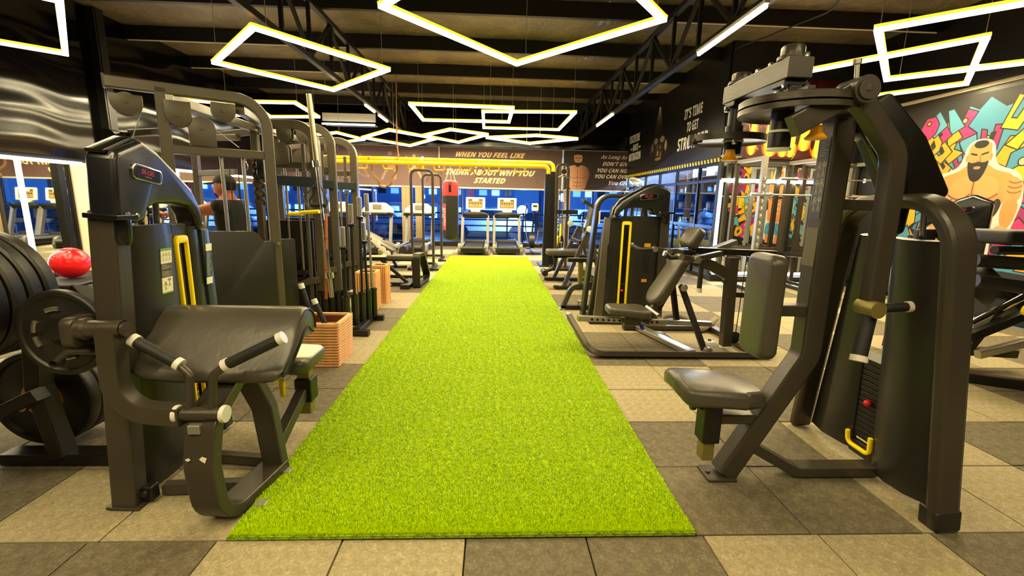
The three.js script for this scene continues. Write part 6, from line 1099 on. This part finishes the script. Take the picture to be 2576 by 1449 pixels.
// bar stands: base with tube holders; every bar stands in its own tube
{
  const stand = (label, x, z, rows) => {
    const t = thing('bar_stand', label, 'bar rack', [x, 0, z], 0, 'barbell stands'); part('base', [bar([[.08, .035, .32], [.08, .035, -.3]], .09, .06, [1, 0, 0]), bar([[-.16, .035, -.3], [-.1, .035, .3]], .08, .06, [1, 0, 0]), bar([[-.12, .035, .3], [.22, .035, .32]], .07, .06, [0, 0, 1]), bar([[-.12, .035, -.3], [.22, .035, -.3]], .07, .06, [0, 0, 1])], M.steelDark, t);
    for (const [dx, dz] of rows) part('tube_holder', turned([[.026, .0], [.036, 0], [.036, .3], [.04, .3], [.04, .33], [.026, .33]], [dx, .06, dz], [0, 1, 0], 16), M.plastic, t); return t;
  };
  stand('nearer stand of black tubes holding upright barbells beside the planter', -1.46, -4.75, [[-.02, .24], [.03, .12], [.07, .0], [.1, -.12], [.13, -.24]]);
  stand('rear stand of black tubes against the cable tower foot', -1.82, -4.62, [[-.06, .2], [0, .2], [.06, .18], [.11, .14], [.16, .1]].map(([a, b]) => [a + .06, b - .3]));
  const bar_ = (label, x, z, lean, H, kind) => {
    const t = thing('barbell', label, 'barbell', [x, .07, z], 0, 'upright barbells'); t.rotation.z = lean;
    part('sleeve', turned([[0, H - .19], [.025, H - .19], [.025, H - .005], [.02, H], [0, H]], [0, 0, 0], [0, 1, 0], 16), M.satin, t, 'bright sleeve'); part('collar', turned([[.014, H - .225], [.036, H - .225], [.036, H - .2], [.014, H - .2]], [0, 0, 0], [0, 1, 0], 16), kind ? M.plastic : M.satin, t); part('shaft', rod([0, .0, 0], [0, H - .2, 0], .0145, 12), kind ? M.steelDark : M.satin, t);
  };
  bar_('short black-shafted barbell in the front tube of the nearer stand', -1.48, -4.51, .0, 1.02, 1); bar_('taller barbell with a bright sleeve in the second tube', -1.43, -4.63, .0, 1.24, 1); bar_('barbell with the highest bright sleeve in the middle tube of the nearer stand', -1.39, -4.75, -.01, 1.31, 1); bar_('low barbell with a bright sleeve in the fourth tube', -1.36, -4.87, .02, 1.05, 1); bar_('slim barbell at the back tube of the nearer stand', -1.33, -4.99, .03, 1.35, 0);
  const o = thing('barbell', 'long chrome olympic bar leaning high against the bent tower', 'barbell', [-1.655, .36, -4.6], 0); o.rotation.z = .055;
  part('sleeve', turned([[0, 1.36], [.025, 1.36], [.025, 1.97], [0, 1.97]], [0, 0, 0], [0, 1, 0], 18), std({ color: 0xd8c9a0, roughness: .28, metalness: .9 }), o, 'worn bright sleeve'); part('collar', [turned([[.014, 1.30], [.04, 1.30], [.04, 1.36], [.014, 1.36]], [0, 0, 0], [0, 1, 0], 18), turned([[.014, .2], [.045, .2], [.045, .26], [.014, .26]], [0, 0, 0], [0, 1, 0], 18)], M.chrome, o); part('shaft', rod([0, .2, 0], [0, 1.32, 0], .0145, 14), M.chrome, o); part('lower_sleeve', rod([0, 0, 0], [0, .2, 0], .025, 16), M.satin, o);
  const s = thing('wooden_stick', 'orange brown bamboo stick standing beside the bent tower', 'stick', [-1.71, .34, -4.6], 0); part('stick', rod([0, 0, 0], [.045, .87, 0], .015, 12), std({ color: 0xb8641e, roughness: .5 }), s); part('node', [0, .3, .62].map(y => rod([.045 * y / .87, y, 0], [.045 * y / .87 + .001, y + .012, 0], .0175, 12)), std({ color: 0x8a4412, roughness: .5 }), s);
}
// ----- squat racks in front of the lit mirror -----
{
  const t = thing('squat_rack', 'grey half rack with saw-toothed uprights and a chrome bar before the lit mirror', 'squat rack', [4.67, 0, -7.45]); const P = (n, g, m) => part(n, g, m, t);
  for (const s of [-1, 1]) {
    const x = s * .46; const teeth = []; for (let i = 0; i < 11; i++) { const y = .6 + i * .115; teeth.push([0, y], [.06, y + .02], [.075, y + .075], [.045, y + .055], [.0, y + .09]); }
    P('front_upright', [bar([[x, .02, .38], [x, 2.15, .38]], .075, .075, [1, 0, 0])], M.silver); P('toothed_rail', slab([[-.02, .55], [.0, .55], ...teeth, [0, 1.95], [-.02, 1.95]], .02, .002).rotateY(-Math.PI / 2).translate(x, 0, .42), M.silver); P('rear_upright', bar([[x, .02, -.42], [x, 2.15, -.42]], .07, .07, [1, 0, 0]), M.steel); P('base_rail', bar([[x, .035, .55], [x, .035, -.45]], .08, .06, [1, 0, 0]), M.steelDark); P('top_rail', bar([[x, 2.12, .4], [x, 2.12, -.44]], .06, .06, [1, 0, 0]), M.silver); P('safety_rail', bar([[x, .6, .38], [x, .55, -.42]], .05, .07, [1, 0, 0]), M.steelDark); P('foot_plate', box(.14, .02, .16, x, .01, .46, .004), M.steelDark);
  }
  P('top_cross', [bar([[-.46, 2.1, -.42], [.46, 2.1, -.42]], .06, .06, [0, 0, 1])], M.steel); P('low_cross', [bar([[-.46, .1, -.42], [.46, .1, -.42]], .06, .06, [0, 0, 1]), bar([[-.46, .62, -.42], [.46, .62, -.42]], .05, .08, [0, 0, 1])], M.steel);
  const u = copy(t, [6.0 - .12, 0, -7.45], 0, 'second half rack before the white wall end, seen through the pec machine frame', undefined);
  const ob = (label, at) => { const b = thing('barbell', label, 'barbell', at); part('shaft', rod([-.66, 0, 0], [.66, 0, 0], .014, 12), M.chrome, b); for (const s of [-1, 1]) part('sleeve', [rod([s * .66, 0, 0], [s * .69, 0, 0], .035, 16), rod([s * .69, 0, 0], [s * .98, 0, 0], .025, 16)], M.chrome, b); return b; };
  ob('chrome barbell racked across the half rack before the lit mirror', [4.98, 1.56, -6.99]); const ob2 = ob('barbell racked across the second half rack by the white wall end', [5.75, 1.8, -7.02]); ob2.position.set(5.42, 1.82, -7.22); ob2.scale.x = .85;
}
// ----- leg press at the right edge, and the tower behind it -----
{
  const t = thing('leg_extension_tower', 'black weight tower with a yellow slot frame behind the pec machine shell', 'gym machine', [4.05, 0, -3.85]);
  const tw = new THREE.Group(); tw.name = 'tower'; tw.position.set(.24, 0, .1); tw.rotation.y = -.9; tw.scale.set(.71, .95, 1.1); t.add(tw); tower(tw, -1, { slate: M.steelDark, depth: .2, headZ: -.06, plates: 6 });
  part('rear_cover', box(.24, 1.2, .05, -.02, .6, -.18, .012), M.shroud, t);
}
{
  const t = thing('leg_press_machine', 'dark angled leg press with foam rollers at the right edge of the frame', 'gym machine', [4.1, 0, -3.4]); const P = (n, g, m, l) => wpart(n, g, m, t, l);
  for (const [x0, y0, x1, y1, z] of [[3.72, 1.0, 4.2, .98, -3.2], [3.7, .85, 4.15, .80, -3.15]]) P('foam_roller', rod([x0, y0, z - .1], [x1, y1, z], .05, 22), M.vinylSoft); P('roller_bar', rod([3.74, 1.09, -3.2], [4.2, 1.09, -3.2], .032, 18), M.steelDark); for (const [x, y, z] of [[4.01, .985, -3.12], [4.03, .65, -3.14]]) P('yellow_cap', turned([[.022, .01], [.045, 0], [.045, .02], [.022, .03]], [x, y, z], [0, 0, 1], 22), M.yellow, 'yellow end cap'); P('seat_pad', slab(roundShape([[-.2, -.05], [.3, -.05], [.3, .06], [-.2, .06]], .03), .3, .03, 3).translate(3.98, 1.18, -3.3), M.vinylSoft); P('back_pad', frameAt(slab(roundShape([[-.35, -.17], [.35, -.17], [.35, .17], [-.35, .17]], .05), .09, .03, 3), [4.15, .72, -3.5], [.8, -.6, 0], [0, 0, -1]), M.vinylSoft);
  P('chrome_rail', rod([3.68, .52, -3.2], [4.3, .88, -3.2], .026, 16), M.chrome); P('rail_stop', rod([3.84, .6, -3.2], [3.88, .63, -3.2], .04, 16), M.steelDark); P('side_beam', bar([[3.66, .36, -3.25], [4.6, .78, -3.25]], .06, .07, [0, 0, 1]), M.steelDark); P('side_beam', bar([[3.7, .3, -3.12], [4.5, .52, -3.12]], .05, .06, [0, 0, 1]), M.satin); P('front_foot', bar([[3.55, .04, -3.5], [4.4, .04, -3.05]], .08, .07, [0, 1, 0]), M.steelDark); P('front_foot', bar([[3.6, .2, -3.6], [4.6, .15, -3.6]], .08, .07, [0, 0, 1]), M.steelDark); P('leg', bar([[3.8, .04, -3.4], [4.2, .75, -3.4]], .08, .06, [0, 0, 1]), M.steelDark); P('leg', bar([[4.6, .04, -3.4], [4.4, .8, -3.4]], .08, .06, [0, 0, 1]), M.steelDark);
}
// ----- left corner: ball and mats -----
{
  const b = thing('exercise_ball', 'glossy red exercise ball on the mats by the white wall panel', 'exercise ball', [-5.74, .214, -6.3]); part('ball', new THREE.SphereGeometry(.215, 40, 28).scale(1, .96, 1).translate(0, .206, 0), std({ color: 0xe0101c, roughness: .25 }), b); part('seam', [new THREE.TorusGeometry(.2105, .004, 6, 48).rotateX(1.2).translate(0, .206, 0)], std({ color: 0xb00c14, roughness: .4 }), b); part('plug', rod([.11, .355, .11], [.115, .368, .115], .012, 10), M.white, b);
  const n = ['lowest', 'second', 'third', 'fourth', 'topmost']; let f; for (let i = 0; i < 5; i++) { const at = [-5.72 + (i % 2) * .04, .002 + i * .042, -6.5 + i * .02], l = n[i] + ' black exercise mat of the stack under the red ball'; if (!i) { f = thing('exercise_mat', l, 'mat', at, 0, 'stacked exercise mats'); part('mat', uvMetres(box(.62, .038, 1.3, 0, .02, 0, .015)), M.rubber, f); part('edge_fold', rod([.31, .02, -.64], [.31, .02, .64], .02, 10), M.vinylSoft, f); } else copy(f, at, .03 * i, l); }
}
// ----- ceiling hatch panel and thin cables -----
solo('ceiling_panel', slab(shape([[-.2, -.36], [.22, -.4], [.24, .34], [-.18, .4]]), .02, .004).rotateX(-Math.PI / 2).translate(3.66, 3.86, -10.35), std({ color: 0x8a7a55, roughness: .5 }), 'loose tan panel hung under the ceiling near the right truss', 'panel');
[[[-2.2, 4.05, -2.2], [-3.4, 3.88, -4.6], [-3.9, 3.98, -6.6]], [[-2.6, 4.05, -2.2], [-3.9, 3.86, -5.0], [-4.2, 3.98, -6.8]], [[2.9, 3.9, -3.4], [4.2, 3.8, -6.0], [4.0, 3.98, -8.2]]].forEach((p, i) => solo('ceiling_cable', pipe(p, .012, .6, 7), M.cable, ['thin black cable sagging under the ceiling on the left, the right one of two', 'thin black cable sagging under the ceiling on the left, the left one of two', 'thin black cable running under the ceiling on the right'][i], 'cable'));
// ----- small loose bits on the floor -----
solo('paper_scrap', slab(shape([[-.02, -.012], [.022, -.008], [.016, .014], [-.014, .01]]), .004, 0).rotateX(-Math.PI / 2).translate(-1.62, .03, -7.3 + .2), M.white, 'tiny white paper scrap beside the workout bench foot', 'scrap');
// ================= person behind the cable station =================
{
  const base = [-2.66, 0, -4.72];
  const cap = (p, a, b, ra, rb) => { const ax = p[0] - a[0], ay = p[1] - a[1], az = p[2] - a[2], bx = b[0] - a[0], by = b[1] - a[1], bz = b[2] - a[2], h = Math.max(0, Math.min(1, (ax * bx + ay * by + az * bz) / (bx * bx + by * by + bz * bz))); return Math.hypot(ax - bx * h, ay - by * h, az - bz * h) - (ra + (rb - ra) * h); };
  const ell = (p, c, r) => { const k0 = Math.hypot((p[0] - c[0]) / r[0], (p[1] - c[1]) / r[1], (p[2] - c[2]) / r[2]), k1 = Math.hypot((p[0] - c[0]) / r[0] ** 2, (p[1] - c[1]) / r[1] ** 2, (p[2] - c[2]) / r[2] ** 2); return k1 < 1e-6 ? -Math.min(...r) : k0 * (k0 - 1) / k1; };
  const sm = (a, b, k) => { const h = Math.max(k - Math.abs(a - b), 0) / k; return Math.min(a, b) - h * h * k * .25; };
  function mesh(fn, lo, hi, cell) {
    const L = Math.max(hi[0] - lo[0], hi[1] - lo[1], hi[2] - lo[2]) + cell * 6, n = Math.min(150, Math.ceil(L / cell)), c = lo.map((v, i) => (v + hi[i]) / 2);
    const mc = new MarchingCubes(n, M.vinyl, false, false, 400000); mc.isolation = 0; const half = n / 2;
    for (let z = 0; z < n; z++) for (let y = 0; y < n; y++) for (let x = 0; x < n; x++) { const p = [c[0] + (x - half) / half * L / 2, c[1] + (y - half) / half * L / 2, c[2] + (z - half) / half * L / 2]; mc.field[x + y * n + z * n * n] = p[0] < lo[0] - .04 || p[0] > hi[0] + .04 || p[1] < lo[1] - .04 || p[1] > hi[1] + .04 || p[2] < lo[2] - .04 || p[2] > hi[2] + .04 ? -1 : -fn(p); }
    mc.update(); const P = mc.positionArray.slice(0, mc.count * 3), N = mc.normalArray.slice(0, mc.count * 3); for (let i = 0; i < P.length; i += 3) for (let k = 0; k < 3; k++) P[i + k] = c[k] + P[i + k] * L / 2;
    const g = new THREE.BufferGeometry(); g.setAttribute('position', new THREE.BufferAttribute(P, 3)); g.setAttribute('normal', new THREE.BufferAttribute(N, 3)); return g;
  }
  // facing -x; left side is +z
  const sh = s => [.0, 1.265, s * .175], el = s => [-.27, 1.2, s * .2], wr = s => [-.515, 1.17, s * .13], hp = s => [.02, .82, s * .095], kn = s => [-.03, .45, s * .1], an = s => [.035, .085, s * .1], toe = s => [-.14, .035, s * .11];
  const torso = p => { let d = ell(p, [.0, 1.14, 0], [.115, .2, .17]); d = sm(d, ell(p, [.02, .9, 0], [.115, .14, .155]), .1); d = sm(d, cap(p, sh(-1), sh(1), .062, .062), .06); return sm(d, cap(p, [.0, 1.28, 0], [-.02, 1.37, 0], .06, .055), .05); };
  const arms = p => Math.min(...[-1, 1].map(s => sm(cap(p, sh(s), el(s), .053, .041), cap(p, el(s), wr(s), .041, .027), .03)));
  const legs = p => Math.min(...[-1, 1].map(s => sm(sm(cap(p, hp(s), kn(s), .085, .056), cap(p, kn(s), an(s), .054, .036), .05), cap(p, an(s), toe(s), .04, .03), .03)));
  const head = p => { let d = ell(p, [-.035, 1.47, 0], [.096, .105, .076]); d = sm(d, ell(p, [-.07, 1.405, 0], [.05, .055, .052]), .05); d = sm(d, cap(p, [-.128, 1.455, 0], [-.142, 1.428, 0], .009, .015), .018); d = sm(d, cap(p, [-.02, 1.34, 0], [-.02, 1.42, 0], .054, .056), .04); for (const s of [-1, 1]) { d = sm(d, ell(p, [-.025, 1.45, s * .078], [.018, .03, .009]), .012); d = Math.max(d, -ell(p, [-.124, 1.462, s * .03], [.014, .009, .014]) + .0); } d = sm(d, cap(p, [-.118, 1.395, -.018], [-.118, 1.395, .018], .009, .009), .012); return d; };
  const hand = s => p => { const w = wr(s), q = [-(p[0] - w[0]), p[1] - w[1], (p[2] - w[2])]; let d = cap(q, [-.05, .004, 0], [.0, 0, 0], .03, .027); d = sm(d, cap(q, [.02, .004, -.022], [.07, .01, -.028], .016, .013), .02); d = sm(d, cap(q, [.02, .004, .0], [.075, .012, .0], .017, .014), .02); d = sm(d, cap(q, [.02, .004, .022], [.07, .01, .028], .016, .013), .02); let f = 9; [[-.031, .9], [-.0105, 1.02], [.0105, 1.0], [.031, .85]].forEach(([z, k]) => { const a = [.072, .012, z], b = [.072 + .034 * k, .017, z], c = [.074 + .047 * k, -.008, z], e = [.074 + .03 * k, -.026, z]; f = Math.min(f, Math.min(cap(q, a, b, .0098, .009), cap(q, b, c, .009, .0083), cap(q, c, e, .0083, .0075))); }); d = sm(d, f, .006); d = sm(d, Math.min(cap(q, [.02, -.006, -s * .03], [.055, -.03, -s * .034], .0125, .0105), cap(q, [.055, -.03, -s * .034], [.09, -.034, -s * .02], .0105, .009)), .006); return d; };
  const body = p => sm(sm(sm(torso(p), arms(p), .04), legs(p), .06), cap(p, [-.01, 1.3, 0], [-.02, 1.39, 0], .057, .055), .04);
  const skin = std({ color: 0xb86a4c, roughness: .55 });
  const t = thing('person', 'person in a dark cap and dark sleeveless shirt reaching forward behind the cable station', 'person', base);
  part('body', [mesh(body, [-.54, 0, -.27], [.2, 1.4, .27], .012), mesh(head, [-.16, 1.33, -.1], [.08, 1.6, .1], .0032), mesh(hand(1), [-.655, 1.1, .05], [-.49, 1.23, .2], .003), mesh(hand(-1), [-.655, 1.1, -.2], [-.49, 1.23, -.05], .003)], skin, t);
  const cut = (d, ...planes) => Math.max(d, ...planes);
  part('shirt', mesh(p => cut(sm(torso(p) - .014, Math.min(...[-1, 1].map(s => Math.max(cap(p, sh(s), el(s), .066, .058), -(p[0] + .0)))), .03), p[1] - 1.325, .84 - p[1]), [-.2, .82, -.28], [.18, 1.34, .28], .009), std({ color: 0x12110f, roughness: .85 }), t, 'dark sleeveless shirt');
  part('trousers', mesh(p => cut(sm(legs(p) - .014, ell(p, [.02, .89, 0], [.13, .12, .17]), .05), p[1] - .93, .09 - p[1]), [-.15, .08, -.24], [.18, .94, .24], .011), std({ color: 0x17181c, roughness: .85 }), t, 'dark trousers');
  for (const s of [-1, 1]) part('shoe', mesh(p => cut(sm(cap(p, [.05, .05, s * .1], [-.13, .035, s * .11], .05, .042), ell(p, [.045, .08, s * .1], [.055, .05, .045]), .03), .004 - p[1]), [-.2, 0, s * .105 - .08], [.12, .15, s * .105 + .08], .006), std({ color: 0x202226, roughness: .6 }), t);
  part('cap', [mesh(p => cut(ell(p, [-.03, 1.485, 0], [.105, .1, .085]), 1.49 - p[1]), [-.15, 1.47, -.1], [.09, 1.6, .1], .004), slab(roundShape([[-.09, -.065], [.02, -.075], [.02, .075], [-.09, .065]], .04), .008, .003).rotateX(-Math.PI / 2).rotateZ(.16).translate(-.13, 1.488, 0)], std({ color: 0x2a251c, roughness: .8 }), t, 'dark peaked cap');
  part('beard', mesh(p => cut(sm(ell(p, [-.082, 1.385, 0], [.047, .04, .05]), ell(p, [-.11, 1.376, 0], [.02, .022, .028]), .02), p[1] - 1.41, p[0] + .045), [-.14, 1.33, -.06], [-.03, 1.43, .06], .0035), std({ color: 0x1d140e, roughness: .9 }), t);
  part('hair', mesh(p => cut(ell(p, [-.015, 1.465, 0], [.09, .1, .081]), p[1] - 1.495, 1.42 - p[1], -(p[0] + .02)), [-.05, 1.4, -.1], [.09, 1.51, .1], .004), std({ color: 0x17110d, roughness: .9 }), t);
  for (const s of [-1, 1]) part('eye', new THREE.SphereGeometry(.009, 12, 8).translate(-.113, 1.462, s * .03), M.white, t);
  const bx = base[0] - .515 - .094, bar_ = thing('cable_attachment', 'short black straight bar gripped by the person in the cap', 'cable attachment', [bx, 1.165, base[2]]);
  part('bar', rod([0, 0, -.28], [0, 0, .28], .0135, 14), M.steelDark, bar_); part('swivel', [rod([-.04, 0, 0], [0, 0, 0], .012, 10), rod([-.38, .28, 0], [-.04, 0, 0], .004, 6)], M.satin, bar_);
}
renderer.render(scene, camera);
